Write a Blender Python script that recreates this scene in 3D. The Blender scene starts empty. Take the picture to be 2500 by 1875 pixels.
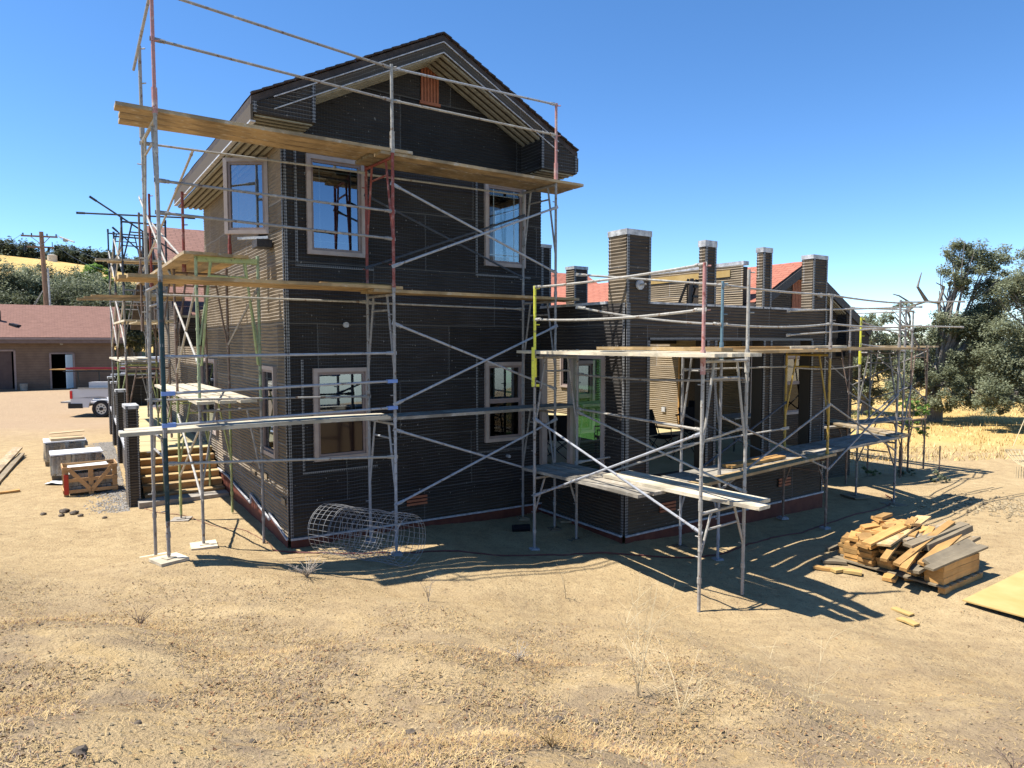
import bpy, math, random
from mathutils import Vector, Matrix, noise
random.seed(7)
R = math.radians
sc = bpy.context.scene
COL = sc.collection
ORG = {}
def V(*a): return Vector(a)
# ---------------------------------------------------------------- frame of the house: s runs along the tower front, t runs back, z up
C0 = (-3.401, 10.300)
U = (0.82941, 0.55864); W = (-0.55864, 0.82941)
def X(s, t, z=0.0): return Vector((C0[0]+s*U[0]+t*W[0], C0[1]+s*U[1]+t*W[1], z))
def ST(x, y): return ((x-C0[0])*U[0]+(y-C0[1])*U[1], (x-C0[0])*W[0]+(y-C0[1])*W[1])
UV3 = Vector((U[0], U[1], 0)); WV3 = Vector((W[0], W[1], 0)); ZV = Vector((0, 0, 1))

# ---------------------------------------------------------------- mesh builder
class MB:
    def __init__(s): s.v = []; s.f = []; s.uv = None; s.mi = []
    def add(s, vs, fs, m=0):
        o = len(s.v); s.v += [Vector(p) for p in vs]; s.f += [tuple(i+o for i in f) for f in fs]; s.mi += [m]*len(fs); return s
    def quad(s, a, b, c, d, m=0): return s.add([a, b, c, d], [(0, 1, 2, 3)], m)
    def bar(s, p, q, w, h, up=ZV, m=0):
        p, q = Vector(p), Vector(q); d = (q-p).normalized()
        x = d.cross(up)
        if x.length < 1e-4: x = d.cross(Vector((0, 1, 0)))
        x.normalize(); y = x.cross(d)
        x = x*w/2; y = y*h/2
        return s.add([p-x-y, p+x-y, p+x+y, p-x+y, q-x-y, q+x-y, q+x+y, q-x+y],
                     [(0, 1, 2, 3), (5, 4, 7, 6), (0, 4, 5, 1), (1, 5, 6, 2), (2, 6, 7, 3), (3, 7, 4, 0)], m)
    def box(s, c, dx, dy, dz, rz=0, m=0):          # c = centre of the bottom face
        c = Vector(c); a = Vector((math.cos(rz), math.sin(rz), 0))
        return s.bar(c-a*dx/2+ZV*dz/2, c+a*dx/2+ZV*dz/2, dy, dz, m=m)
    def boxst(s, s0, s1, t0, t1, z0, z1, m=0):
        p = [X(s0, t0, z0), X(s1, t0, z0), X(s1, t1, z0), X(s0, t1, z0), X(s0, t0, z1), X(s1, t0, z1), X(s1, t1, z1), X(s0, t1, z1)]
        return s.add(p, [(3, 2, 1, 0), (4, 5, 6, 7), (0, 1, 5, 4), (1, 2, 6, 5), (2, 3, 7, 6), (3, 0, 4, 7)], m)
    def tube(s, p, q, r, n=8, r2=None, m=0):
        p, q = Vector(p), Vector(q); d = (q-p)
        if d.length < 1e-5: return s
        d.normalize(); a = d.orthogonal().normalized(); b = d.cross(a); r2 = r if r2 is None else r2
        vs = []
        for k in range(n):
            t = 2*math.pi*k/n; o = a*math.cos(t)+b*math.sin(t); vs += [p+o*r, q+o*r2]
        fs = [(2*k, 2*((k+1) % n), 2*((k+1) % n)+1, 2*k+1) for k in range(n)]
        fs += [tuple(2*k for k in range(n))[::-1], tuple(2*k+1 for k in range(n))]
        return s.add(vs, fs, m)
    def path(s, pts, r, n=6, r2=None, m=0):
        pts = [Vector(p) for p in pts]; r2 = r if r2 is None else r2; vs = []; fs = []
        prev = None
        for i, p in enumerate(pts):
            d = (pts[min(i+1, len(pts)-1)]-pts[max(i-1, 0)]).normalized()
            a = d.orthogonal().normalized() if prev is None else (prev-d*prev.dot(d)).normalized()
            prev = a; b = d.cross(a); rr = r+(r2-r)*i/(len(pts)-1)
            for k in range(n):
                t = 2*math.pi*k/n; vs.append(p+(a*math.cos(t)+b*math.sin(t))*rr)
        for i in range(len(pts)-1):
            for k in range(n):
                fs.append((i*n+k, i*n+(k+1) % n, (i+1)*n+(k+1) % n, (i+1)*n+k))
        fs += [tuple(range(n))[::-1], tuple(range((len(pts)-1)*n, len(pts)*n))]
        return s.add(vs, fs, m)
    def cyl(s, c, r, h, n=16, m=0, r2=None): return s.tube(c, Vector(c)+ZV*h, r, n, r2, m)
    def build(s, name, mat, parent=None, smooth=False, origin=None):
        mats = mat if isinstance(mat, (list, tuple)) else [mat]
        if parent is not None: o = ORG[parent.name]; loc = Vector((0, 0, 0))
        else:
            if origin is None:
                n = len(s.v); o = Vector((sum(p.x for p in s.v)/n, sum(p.y for p in s.v)/n, min(p.z for p in s.v)))
            else: o = Vector(origin)
            loc = o
        me = bpy.data.meshes.new(name)
        me.from_pydata([tuple(p-o) for p in s.v], [], s.f)
        for mm in mats: me.materials.append(mm)
        if len(mats) > 1: me.polygons.foreach_set('material_index', s.mi)
        if s.uv is not None:
            ul = me.uv_layers.new(name='UVMap'); flat = []
            for l in me.loops: flat += s.uv[l.vertex_index]
            ul.data.foreach_set('uv', flat)
        if smooth: me.polygons.foreach_set('use_smooth', [True]*len(s.f))
        me.update()
        ob = bpy.data.objects.new(name, me); COL.objects.link(ob); ob.location = loc
        if parent is not None: ob.parent = parent
        ORG[ob.name] = o
        return ob
def tag(o, label=None, cat=None, group=None, kind=None):
    if label: o['label'] = label
    if cat: o['category'] = cat
    if group: o['group'] = group
    if kind: o['kind'] = kind
    return o
def thing(name, loc, label, cat, group=None):
    o = bpy.data.objects.new(name, None); COL.objects.link(o); o.location = loc; o.empty_display_size = .3
    ORG[o.name] = Vector(loc); return tag(o, label, cat, group)
def clone(root, loc, rz=None, label=None, group=None):
    def rec(o, par):
        c = o.copy(); COL.objects.link(c); ORG[c.name] = ORG[o.name]
        if par is not None: c.parent = par
        for ch in KIDS.get(o.name, [k for k in o.children]): rec(ch, c)
        return c
    c = rec(root, None); c.location = loc
    if rz is not None: c.rotation_euler = (0, 0, rz)
    if label: c['label'] = label
    if group: c['group'] = group
    return c
KIDS = {}

# ---------------------------------------------------------------- materials
def mk(name, base, rough=.8, metal=0, spec=.3):
    m = bpy.data.materials.new(name); m.use_nodes = True; nt = m.node_tree; b = nt.nodes['Principled BSDF']
    b.inputs['Base Color'].default_value = (*base, 1); b.inputs['Roughness'].default_value = rough
    b.inputs['Metallic'].default_value = metal; b.inputs['Specular IOR Level'].default_value = spec
    return m, nt, b
def nd(nt, t, **k):
    n = nt.nodes.new(t)
    for a, v in k.items():
        if a in n.inputs.keys() and not hasattr(n, a): n.inputs[a].default_value = v
        else: setattr(n, a, v)
    return n
def coords(nt, which='Object', scale=(1, 1, 1)):
    tc = nd(nt, 'ShaderNodeTexCoord'); mp = nd(nt, 'ShaderNodeMapping'); mp.inputs['Scale'].default_value = scale
    nt.links.new(tc.outputs[which], mp.inputs['Vector']); return mp.outputs['Vector']
def noi(nt, vec, scale, detail=4, rough=.6):
    n = nd(nt, 'ShaderNodeTexNoise'); n.inputs['Scale'].default_value = scale; n.inputs['Detail'].default_value = detail
    n.inputs['Roughness'].default_value = rough; nt.links.new(vec, n.inputs['Vector']); return n.outputs['Fac']
def ramp(nt, fac, stops):
    r = nd(nt, 'ShaderNodeValToRGB'); e = r.color_ramp.elements
    while len(e) < len(stops): e.new(.5)
    for el, (p, c) in zip(e, stops): el.position = p; el.color = (*c, 1) if len(c) == 3 else c
    nt.links.new(fac, r.inputs['Fac']); return r.outputs['Color']
def mix(nt, f, a, b, mode='MIX'):
    n = nd(nt, 'ShaderNodeMix', data_type='RGBA', blend_type=mode)
    for sock, val in ((n.inputs[0], f), (n.inputs[6], a), (n.inputs[7], b)):
        if hasattr(val, 'links') or isinstance(val, bpy.types.NodeSocket): nt.links.new(val, sock)
        elif isinstance(val, (int, float)): sock.default_value = val
        else: sock.default_value = (*val, 1)
    return n.outputs[2]
def mth(nt, op, a, b=None, c=None):
    n = nd(nt, 'ShaderNodeMath', operation=op)
    for i, v in enumerate((a, b, c)):
        if v is None: continue
        if isinstance(v, (int, float)): n.inputs[i].default_value = v
        else: nt.links.new(v, n.inputs[i])
    return n.outputs[0]
def bump(nt, b, h, strength=.3, dist=.02):
    n = nd(nt, 'ShaderNodeBump'); n.inputs['Strength'].default_value = strength; n.inputs['Distance'].default_value = dist
    nt.links.new(h, n.inputs['Height']); nt.links.new(n.outputs['Normal'], b.inputs['Normal'])
def objrand(nt): return nd(nt, 'ShaderNodeObjectInfo').outputs['Random']
def noisy(name, c1, c2, scale=6, rough=.8, bs=.2, bd=.01, detail=6, stretch=(1, 1, 1), metal=0, lo=.35, hi=.65, hue=0.0):
    m, nt, b = mk(name, c1, rough, metal); vec = coords(nt, scale=stretch); f = noi(nt, vec, scale, detail)
    col = ramp(nt, f, [(lo, c1), (hi, c2)])
    if hue:
        col = mix(nt, 1.0, col, ramp(nt, objrand(nt), [(0, (1-hue,)*3), (1, (1+hue*.6, 1+hue*.3, 1))]), 'MULTIPLY')
    nt.links.new(col, b.inputs['Base Color'])
    bump(nt, b, noi(nt, vec, scale*4, 4), bs, bd); return m

# tarred building paper under stucco wire: wires drawn from the wall's own u,v in metres
def paper(name, c1, c2, wire=.22, wa=.5, pitch=.055):
    m, nt, b = mk(name, c1, .75); tc = nd(nt, 'ShaderNodeTexCoord'); uv = tc.outputs['UV']
    sep = nd(nt, 'ShaderNodeSeparateXYZ'); nt.links.new(uv, sep.inputs[0])
    n1 = noi(nt, uv, 1.3, 5); col = ramp(nt, n1, [(.3, c1), (.7, c2)])
    n2 = noi(nt, coords(nt, 'UV', (1.5, 18, 1)), 2.0, 5)
    col = mix(nt, .45, col, ramp(nt, n2, [(.35, tuple(x*.6 for x in c1)), (.7, tuple(x*1.35 for x in c2))]))
    wob = noi(nt, coords(nt, 'UV', (3, 3, 1)), 1.2, 2)
    un = mth(nt, 'ADD', sep.outputs[0], mth(nt, 'MULTIPLY', wob, .03)); vn = mth(nt, 'ADD', sep.outputs[1], mth(nt, 'MULTIPLY', wob, .035))
    def line(x, w, thr):
        f = mth(nt, 'FRACT', mth(nt, 'DIVIDE', x, w)); d = mth(nt, 'ABSOLUTE', mth(nt, 'SUBTRACT', f, .5))
        return mth(nt, 'GREATER_THAN', d, thr)
    ln = mth(nt, 'MAXIMUM', mth(nt, 'MULTIPLY', line(un, .044, .455), .4), line(vn, pitch, .44))
    patchy = ramp(nt, noi(nt, uv, .9, 3), [(.35, (.35,)*3), (.6, (1,)*3)])
    bigc = mth(nt, 'MULTIPLY', mth(nt, 'MULTIPLY', ln, wa), patchy)
    col = mix(nt, bigc, col, (wire, wire, wire*.98))
    # sheets of paper: tone changes from roll to roll, laps and a few loose vertical seams
    sv = mth(nt, 'FLOOR', mth(nt, 'DIVIDE', mth(nt, 'ADD', sep.outputs[1], .3), .93)); su = mth(nt, 'FLOOR', mth(nt, 'DIVIDE', mth(nt, 'ADD', sep.outputs[0], mth(nt, 'MULTIPLY', sv, 1.37)), 2.3))
    cb = nd(nt, 'ShaderNodeCombineXYZ'); nt.links.new(su, cb.inputs[0]); nt.links.new(sv, cb.inputs[1]); wn = nd(nt, 'ShaderNodeTexWhiteNoise'); nt.links.new(cb.outputs[0], wn.inputs['Vector'])
    col = mix(nt, 1.0, col, ramp(nt, wn.outputs['Value'], [(0, (.72,)*3), (1, (1.3, 1.28, 1.25))]), 'MULTIPLY')
    lap = mth(nt, 'LESS_THAN', mth(nt, 'FRACT', mth(nt, 'DIVIDE', mth(nt, 'ADD', sep.outputs[1], .3), .93)), .018)
    seam = mth(nt, 'LESS_THAN', mth(nt, 'FRACT', mth(nt, 'DIVIDE', mth(nt, 'ADD', un, mth(nt, 'MULTIPLY', sv, 1.37)), 2.3)), .005)
    dots = ramp(nt, noi(nt, coords(nt, 'UV', (9, 5, 1)), 3.0, 1), [(.735, (0,)*3), (.76, (1,)*3)])
    col = mix(nt, mth(nt, 'MULTIPLY', lap, .6), col, (wire*.7, wire*.7, wire*.68)); col = mix(nt, mth(nt, 'MULTIPLY', seam, .7), col, (wire, wire, wire)); col = mix(nt, mth(nt, 'MULTIPLY', dots, .5), col, (.5, .48, .44))
    dust = ramp(nt, mth(nt, 'ADD', sep.outputs[1], mth(nt, 'MULTIPLY', n1, .8)), [(.35, (1,)*3), (1.0, (0,)*3)]); col = mix(nt, mth(nt, 'MULTIPLY', dust, .14), col, (.34, .26, .16))
    nt.links.new(col, b.inputs['Base Color']); return m
M = {}
M['paper_black'] = paper('tar_paper_black', (.0135, .0115, .0110), (.027, .0235, .022), .15, .65)
M['paper_brown'] = paper('tar_paper_brown', (.115, .088, .058), (.19, .146, .096), .36, .25)
M['paper_mid'] = paper('tar_paper_umber', (.030, .024, .019), (.056, .044, .034), .18, .45)
M['paper_tan'] = paper('tar_paper_tan', (.20, .155, .095), (.29, .225, .145), .42, .25)
M['paper_dark'] = paper('tar_paper_dark', (.018, .015, .013), (.034, .028, .024), .16, .4)
# corner bead: diagonal galvanised lattice
def bead():
    m, nt, b = mk('corner_bead', (.2, .2, .2), .45); tc = nd(nt, 'ShaderNodeTexCoord')
    ck = nd(nt, 'ShaderNodeTexChecker'); ck.inputs['Scale'].default_value = 1
    mp = nd(nt, 'ShaderNodeMapping'); mp.inputs['Scale'].default_value = (46, 30, 1); mp.inputs['Rotation'].default_value = (0, 0, .78)
    nt.links.new(tc.outputs['UV'], mp.inputs['Vector']); nt.links.new(mp.outputs['Vector'], ck.inputs['Vector'])
    ck.inputs['Color1'].default_value = (.035, .033, .033, 1); ck.inputs['Color2'].default_value = (.20, .20, .20, 1)
    nt.links.new(ck.outputs['Color'], b.inputs['Base Color']); return m
M['bead'] = bead()
M['flash'] = noisy('white_flashing_tape', (.26, .265, .27), (.56, .565, .57), 9, .45, .5, .01)
M['screed'] = noisy('galvanised_screed', (.3, .3, .31), (.55, .55, .56), 14, .5, .2)
M['founda'] = noisy('red_waterproof_coating', (.10, .028, .018), (.16, .05, .03), 5, .7, .2)
M['trim'] = noisy('mauve_window_trim', (.35, .28, .24), (.41, .335, .29), 8, .55, .05)
M['trim2'] = noisy('window_sash_vinyl', (.24, .18, .16), (.30, .225, .2), 8, .5, .05)
M['grille'] = mk('white_grille_bar', (.55, .55, .52), .5)[0]
M['vent'] = noisy('terracotta_vent_paint', (.30, .10, .05), (.38, .135, .065), 10, .6, .1)
M['ventdark'] = mk('vent_gap', (.05, .015, .01), .9)[0]
M['soffit'] = noisy('soffit_board', (.035, .026, .018), (.07, .052, .036), 10, .8, .3, stretch=(3, 3, 3))
M['batten'] = noisy('pale_soffit_batten', (.24, .225, .175), (.36, .34, .27), 12, .7, .2)
M['fascia'] = noisy('dark_fascia_paper', (.028, .026, .027), (.055, .05, .05), 20, .6, .4)
def wood(name, c1, c2, c3, scale=1.0, hue=.2, rough=.78, ax=(1, 14, 14), spl=0):
    m, nt, b = mk(name, c1, rough); vec = coords(nt, 'Object', ax)
    f = noi(nt, vec, 1.6*scale, 8, .65); col = ramp(nt, f, [(.25, c1), (.5, c2), (.75, c3)])
    d = noi(nt, coords(nt, 'Object', (1, 1, 1)), 2.2, 3)
    col = mix(nt, .55, col, ramp(nt, d, [(.35, tuple(x*.62 for x in c2)), (.65, tuple(min(1, x*1.25) for x in c2))]), 'MIX')
    if hue: col = mix(nt, 1.0, col, ramp(nt, objrand(nt), [(0, (1-hue,)*3), (1, (1+hue, 1+hue*.7, 1+hue*.3))]), 'MULTIPLY')
    kn = nd(nt, 'ShaderNodeTexVoronoi'); kn.inputs['Scale'].default_value = 1.0; nt.links.new(coords(nt, 'Object', (2.2, 9, 9)), kn.inputs['Vector'])
    col = mix(nt, mth(nt, 'MULTIPLY', mth(nt, 'LESS_THAN', kn.outputs['Distance'], .11), .6), col, tuple(x*.35 for x in c1))
    if spl:
        col = mix(nt, mth(nt, 'MULTIPLY', ramp(nt, noi(nt, coords(nt, 'Object', (3, 5, 5)), 2.4, 5, .7), [(.56, (0,)*3), (.62, (1,)*3)]), spl), col, (.50, .475, .42))
        col = mix(nt, mth(nt, 'MULTIPLY', ramp(nt, noi(nt, coords(nt, 'Object', (1.3, 3, 3)), 1.1, 5, .7), [(.50, (0,)*3), (.60, (1,)*3)]), .5), col, tuple(x*.55 for x in c1))
    nt.links.new(col, b.inputs['Base Color']); bump(nt, b, f, .5, .008); return m
M['plank'] = wood('weathered_plank', (.19, .145, .09), (.36, .275, .165), (.48, .38, .24), spl=.55)
M['plank_new'] = wood('yellow_plank', (.30, .20, .095), (.46, .32, .155), (.58, .43, .23), spl=.3)
M['plank_grey'] = wood('grey_plank', (.18, .16, .13), (.32, .29, .24), (.46, .43, .36), spl=.5)
M['plank_bright'] = wood('bleached_plank', (.38, .33, .24), (.56, .50, .38), (.70, .64, .51), spl=.5)
M['fir'] = wood('orange_fir_board', (.28, .145, .048), (.44, .255, .09), (.56, .37, .15), hue=.3)
M['fir_old'] = wood('old_grey_board', (.13, .105, .07), (.22, .18, .12), (.30, .25, .17))
M['ply'] = noisy('plywood_sheet', (.42, .28, .095), (.50, .35, .14), 2.0, .7, .1, .003)
M['ply_deck'] = noisy('plywood_deck', (.38, .31, .16), (.48, .40, .22), 1.1, .8, .1, .003)
M['riser'] = wood('stair_riser_ply', (.34, .17, .06), (.46, .25, .10), (.56, .33, .14), hue=0)
def metalpaint(name, c, dirt=(.42, .39, .34), rust=(.16, .085, .05), amt=.5):
    m, nt, b = mk(name, c, .55); vec = coords(nt); f = noi(nt, vec, 7, 5, .7)
    col = ramp(nt, f, [(.38, c), (.42+.2*(1-amt), tuple(x*.8 for x in c)), (.62+.2*(1-amt), dirt)])
    g = noi(nt, coords(nt, 'Object', (1.7, 1.7, 1.7)), 9, 3, .6)
    col = mix(nt, ramp(nt, g, [(.60, (0,)*3), (.66, (1,)*3)]), col, rust)
    nt.links.new(col, b.inputs['Base Color']); bump(nt, b, f, .3, .004); return m
M['galv'] = metalpaint('plaster_spattered_steel', (.28, .265, .25), (.46, .43, .38), (.13, .085, .06))
M['galv_light'] = metalpaint('pale_spattered_steel', (.38, .355, .31), (.54, .51, .45), (.2, .14, .1))
M['zinc'] = metalpaint('zinc_tube', (.36, .37, .39), (.5, .5, .5), (.2, .17, .15), .3)
M['redm'] = metalpaint('red_scaffold_paint', (.27, .062, .045), (.40, .24, .20), (.12, .04, .03))
M['pinkm'] = metalpaint('faded_red_scaffold_paint', (.52, .25, .22), (.6, .5, .45), (.3, .1, .08))
M['lime'] = metalpaint('lime_scaffold_paint', (.42, .46, .19), (.48, .47, .33), (.22, .2, .1), .35)
M['sage'] = metalpaint('sage_scaffold_paint', (.36, .42, .24), (.46, .46, .34), (.16, .14, .09), .35)
M['teal'] = metalpaint('dark_teal_scaffold_paint', (.010, .040, .048), (.09, .12, .12), (.06, .05, .05), .3)
M['bluem'] = metalpaint('blue_grey_scaffold_paint', (.14, .24, .29), (.35, .4, .42), (.12, .1, .09), .4)
M['yellowm'] = metalpaint('yellow_scaffold_paint', (.72, .70, .08), (.65, .62, .2), (.3, .26, .1), .2)
M['orangem'] = metalpaint('ochre_scaffold_paint', (.50, .32, .06), (.5, .42, .25), (.2, .12, .06), .35)
M['brownm'] = metalpaint('brown_rusty_steel', (.22, .15, .11), (.38, .32, .27), (.14, .07, .045), .5)
M['darkm'] = metalpaint('dark_steel', (.06, .07, .085), (.2, .2, .2), (.05, .04, .04), .2)
M['clampblue'] = mk('blue_brace_end', (.16, .26, .55), .5)[0]
M['wire'] = mk('galvanised_wire', (.30, .30, .30), .4, .3)[0]
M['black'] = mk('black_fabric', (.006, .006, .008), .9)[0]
M['blackm'] = mk('black_metal', (.012, .012, .013), .45)[0]
M['rubber'] = mk('tyre_rubber', (.02, .02, .021), .8)[0]
M['chrome'] = mk('steel_rim', (.45, .44, .42), .35, .7)[0]
M['white'] = mk('white_car_paint', (.52, .52, .53), .25, 0, .6)[0]
M['redlamp'] = mk('red_lamp_lens', (.45, .01, .015), .2)[0]
M['concrete'] = noisy('concrete_block', (.25, .22, .18), (.34, .30, .25), 8, .9, .4)
M['door_blue'] = noisy('pale_blue_door', (.42, .55, .62), (.5, .62, .68), 5, .6, .1)
def glass(name, tint, refl, rough=.02, tr=.6, rtint=(1, 1, 1)):
    m = bpy.data.materials.new(name); m.use_nodes = True; nt = m.node_tree
    for n in list(nt.nodes):
        if n.type != 'OUTPUT_MATERIAL': nt.nodes.remove(n)
    out = [n for n in nt.nodes if n.type == 'OUTPUT_MATERIAL'][0]
    t = nd(nt, 'ShaderNodeBsdfTransparent'); t.inputs[0].default_value = (*tint, 1)
    g = nd(nt, 'ShaderNodeBsdfGlossy'); g.inputs['Color'].default_value = (*rtint, 1); g.inputs['Roughness'].default_value = rough
    fr = nd(nt, 'ShaderNodeLayerWeight'); fr.inputs[0].default_value = .25
    f = mth(nt, 'MINIMUM', mth(nt, 'ADD', mth(nt, 'MULTIPLY', fr.outputs['Fresnel'], .6), refl), .95)
    mx = nd(nt, 'ShaderNodeMixShader'); nt.links.new(f, mx.inputs[0]); nt.links.new(t.outputs[0], mx.inputs[1]); nt.links.new(g.outputs[0], mx.inputs[2])
    nt.links.new(mx.outputs[0], out.inputs[0]); return m
M['glass'] = glass('coated_window_glass', (.35, .42, .42), .28, rtint=(.75, .85, 1))
M['glass_clear'] = glass('clear_window_glass', (.82, .88, .88), .08)
M['sash_dark'] = mk('dark_red_brown_pane', (.022, .009, .007), .12, 0, .5)[0]
M['glass_dark'] = glass('dark_window_screen', (.10, .07, .06), .03)
M['glass_green'] = glass('green_protective_film', (.10, .34, .15), .03)
# shingles
def shingle(name, c1, c2, c3):
    m, nt, b = mk(name, c1, .85); tc = nd(nt, 'ShaderNodeTexCoord')
    br = nd(nt, 'ShaderNodeTexBrick'); mp = nd(nt, 'ShaderNodeMapping'); nt.links.new(tc.outputs['UV'], mp.inputs['Vector'])
    nt.links.new(mp.outputs['Vector'], br.inputs['Vector']); br.inputs['Scale'].default_value = 1
    br.inputs['Brick Width'].default_value = .3; br.inputs['Row Height'].default_value = .14; br.inputs['Mortar Size'].default_value = .012
    br.inputs['Color1'].default_value = (*c1, 1); br.inputs['Color2'].default_value = (*c2, 1); br.inputs['Mortar'].default_value = (*c3, 1)
    col = mix(nt, .5, br.outputs['Color'], ramp(nt, noi(nt, tc.outputs['UV'], 3.5, 6), [(.3, c1), (.7, c2)]))
    nt.links.new(col, b.inputs['Base Color'])
    sep = nd(nt, 'ShaderNodeSeparateXYZ'); nt.links.new(tc.outputs['UV'], sep.inputs[0])
    fr = mth(nt, 'FRACT', mth(nt, 'DIVIDE', sep.outputs[1], .14)); bump(nt, b, mth(nt, 'ADD', mth(nt, 'MULTIPLY', fr, -1), br.outputs['Fac']), .7, .02); return m
M['roof_red'] = shingle('terracotta_shingles', (.30, .105, .065), (.38, .145, .095), (.13, .045, .03))
M['roof_pink'] = shingle('dusty_red_shingles', (.17, .085, .062), (.235, .122, .09), (.085, .042, .032))
M['roof_dark'] = noisy('dark_roof_underlay', (.035, .028, .026), (.07, .055, .05), 6, .8, .5)
# ================================================================ walls
def wallmesh(P, Q, z0, top, nrm, holes=(), rib=.055, amp=.013, dx=.16, uoff=0):
    mb = MB(); mb.uv = []
    p, q = X(*P), X(*Q); L = (q-p).length; d = (q-p)/L; topf = top if callable(top) else (lambda a: top)
    xs = set([0, L]); k = max(1, int(L/dx))
    for i in range(k+1): xs.add(L*i/k)
    zt = max(topf(a) for a in xs)
    zs = []; z = z0
    while z < zt: zs.append((z, 0)); zs.append((z+rib*.72, 1)); z += rib
    zs.append((zt, 0))
    for h in holes:
        xs.add(h[0]); xs.add(h[1]); zs.append((h[2], 0)); zs.append((h[3], 0))
    xs = sorted(x for x in xs if -1e-6 <= x <= L+1e-6); zs = sorted(set((z, b) for z, b in zs if z <= zt+1e-6))
    zz = [zs[0]]
    for z in zs[1:]:
        if z[0]-zz[-1][0] > 1e-4: zz.append(z)
    zs = zz; idx = {}
    def vert(i, j, zc):
        key = (i, j, round(zc, 4))
        if key in idx: return idx[key]
        a = xs[i]; b = zs[j][1]; edge = (a < 1e-4 or a > L-1e-4)
        w = 0 if edge else noise.noise(Vector((a*1.7+uoff, zc*.6, 3)))*.012
        o = amp*b*(1+.6*noise.noise(Vector((a*3, zc*5, 1))))
        pt = p+d*a+nrm*o+ZV*(zc+(w if 0 < j < len(zs)-1 and zc == zs[j][0] else 0))
        mb.v.append(pt); mb.uv.append((a+uoff, zc)); idx[key] = len(mb.v)-1; return idx[key]
    for i in range(len(xs)-1):
        am = (xs[i]+xs[i+1])/2; t0, t1 = topf(xs[i]), topf(xs[i+1])
        for j in range(len(zs)-1):
            zl, zh = zs[j][0], zs[j+1][0]; zm = (zl+zh)/2
            if any(h[0] < am < h[1] and h[2] < zm < h[3] for h in holes): continue
            if zl >= max(t0, t1): continue
            a, b = vert(i, j, min(zl, t0)), vert(i+1, j, min(zl, t1)); c, e = vert(i+1, j+1, min(zh, t1)), vert(i, j+1, min(zh, t0))
            f = []
            for v in (a, b, c, e):
                if v not in f: f.append(v)
            if len(f) > 2: mb.f.append(tuple(f)); mb.mi.append(0)
    return mb
NF = -WV3; NL = -UV3
def strip(P, Q, z0, z1, nrm, w=None, off=.02, bottom=None):   # flat strip on a wall with UVs in metres
    mb = MB(); mb.uv = []; p, q = X(*P)+nrm*off, X(*Q)+nrm*off; L = (q-p).length
    mb.v = [p+ZV*z0, q+ZV*z0, q+ZV*z1, p+ZV*z1, p+ZV*z0-nrm*.012, q+ZV*z0-nrm*.012, q+ZV*z1-nrm*.012, p+ZV*z1-nrm*.012]
    mb.uv = [(0, z0), (L, z0), (L, z1), (0, z1)]*2
    mb.f = [(0, 1, 2, 3), (7, 6, 5, 4), (0, 4, 5, 1), (1, 5, 6, 2), (2, 6, 7, 3), (3, 7, 4, 0)]; mb.mi = [0]*6
    return mb
def join(mbs):
    r = MB(); r.uv = []
    for m in mbs:
        r.add(m.v, m.f); r.uv += m.uv
    return r
house = thing('house', X(0, 0, 0), 'dark unfinished house with a two storey gabled tower wrapped in building paper and stucco wire', 'house')
def wall(name, *a, mat='paper_black', **k):
    return wallmesh(*a, **k).build(name, M[mat], house)
Wd, Td = 4.75, 6.3          # tower width, depth
AP = 2.37                   # apex position
def rooftop(s): return 7.86-abs(s-AP)*.505        # underside of the roof over the front wall
hw = [(.40, 1.20, 4.55, 5.92), (3.56, 4.30, 4.57, 5.92), (.45, 1.23, 1.36, 2.68), (3.56, 4.28, 1.40, 2.72), (2.27, 2.61, 7.12, 7.70)]
wall('wall', (0, 0), (Wd, 0), .10, rooftop, NF, holes=hw)
# left wall: brown side of the paper
hl = [(.60, 1.36, 1.36, 2.70), (.86, 1.50, 4.86, 6.06), (5.3, 7.0, 1.2, 2.72)]
wall('wall', (0, 0), (0, Td), .10, 6.27, NL, holes=hl, mat='paper_brown')
wall('wall', (0, Td), (0, 14.5), .6, 3.9, NL, holes=[(0.01, .7, 1.2, 2.72)], mat='paper_brown', uoff=6)
wall('wall', (Wd, 0), (Wd, Td), .1, 6.6, UV3, holes=[(.45, 1.75, 4.55, 5.9)], mat='paper_black')
wall('wall', (0, Td), (Wd, Td), .1, rooftop, WV3, mat='paper_black')
# porch wing
PT = -2.32; PR = 10.37; TH_ = .24
wall('wall', (Wd, 0), (Wd, PT), -.04, 3.78, NL, holes=[(.06, 1.83, .80, 2.95)], mat='paper_dark')
ho = [(.53, 1.94, .86, 3.18), (2.21, 3.55, .86, 3.18), (3.81, 5.11, .86, 3.18)]
wall('wall', (Wd, PT), (PR, PT), -.02, 3.78, NF, holes=ho, mat='paper_mid')
wall('wall', (PR, PT), (PR, PT+TH_), -.1, 3.78, UV3, mat='paper_mid')
# thickness of the porch walls: inner faces and the reveals of the openings
def block(name, s0, s1, t0, t1, z0, z1, mat, par=None):
    return MB().boxst(s0, s1, t0, t1, z0, z1).build(name, M[mat], par or house)
TH = .24
piers = [(Wd+.02, Wd+.53), (Wd+1.94, Wd+2.21), (Wd+3.55, Wd+3.81), (Wd+5.11, PR-.02)]
for a, b in piers: block('pier_core', a, b, PT+.006, PT+TH, .1, 3.70, 'paper_dark')
for (a, b), (c, d) in zip(piers, piers[1:]):
    block('pier_core', b, c, PT+.006, PT+TH, 3.19, 3.70, 'paper_dark')
    block('pier_core', b, c, PT+.006, PT+TH, .1, .855, 'paper_dark')
block('pier_core', Wd+.006, Wd+TH, PT+TH, -1.835, .1, 3.70, 'paper_dark')
block('pier_core', Wd+.006, Wd+TH, -1.835, -.06, 2.96, 3.70, 'paper_dark')
block('pier_core', Wd+.006, Wd+TH, -1.835, -.06, .1, .79, 'paper_dark')
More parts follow.
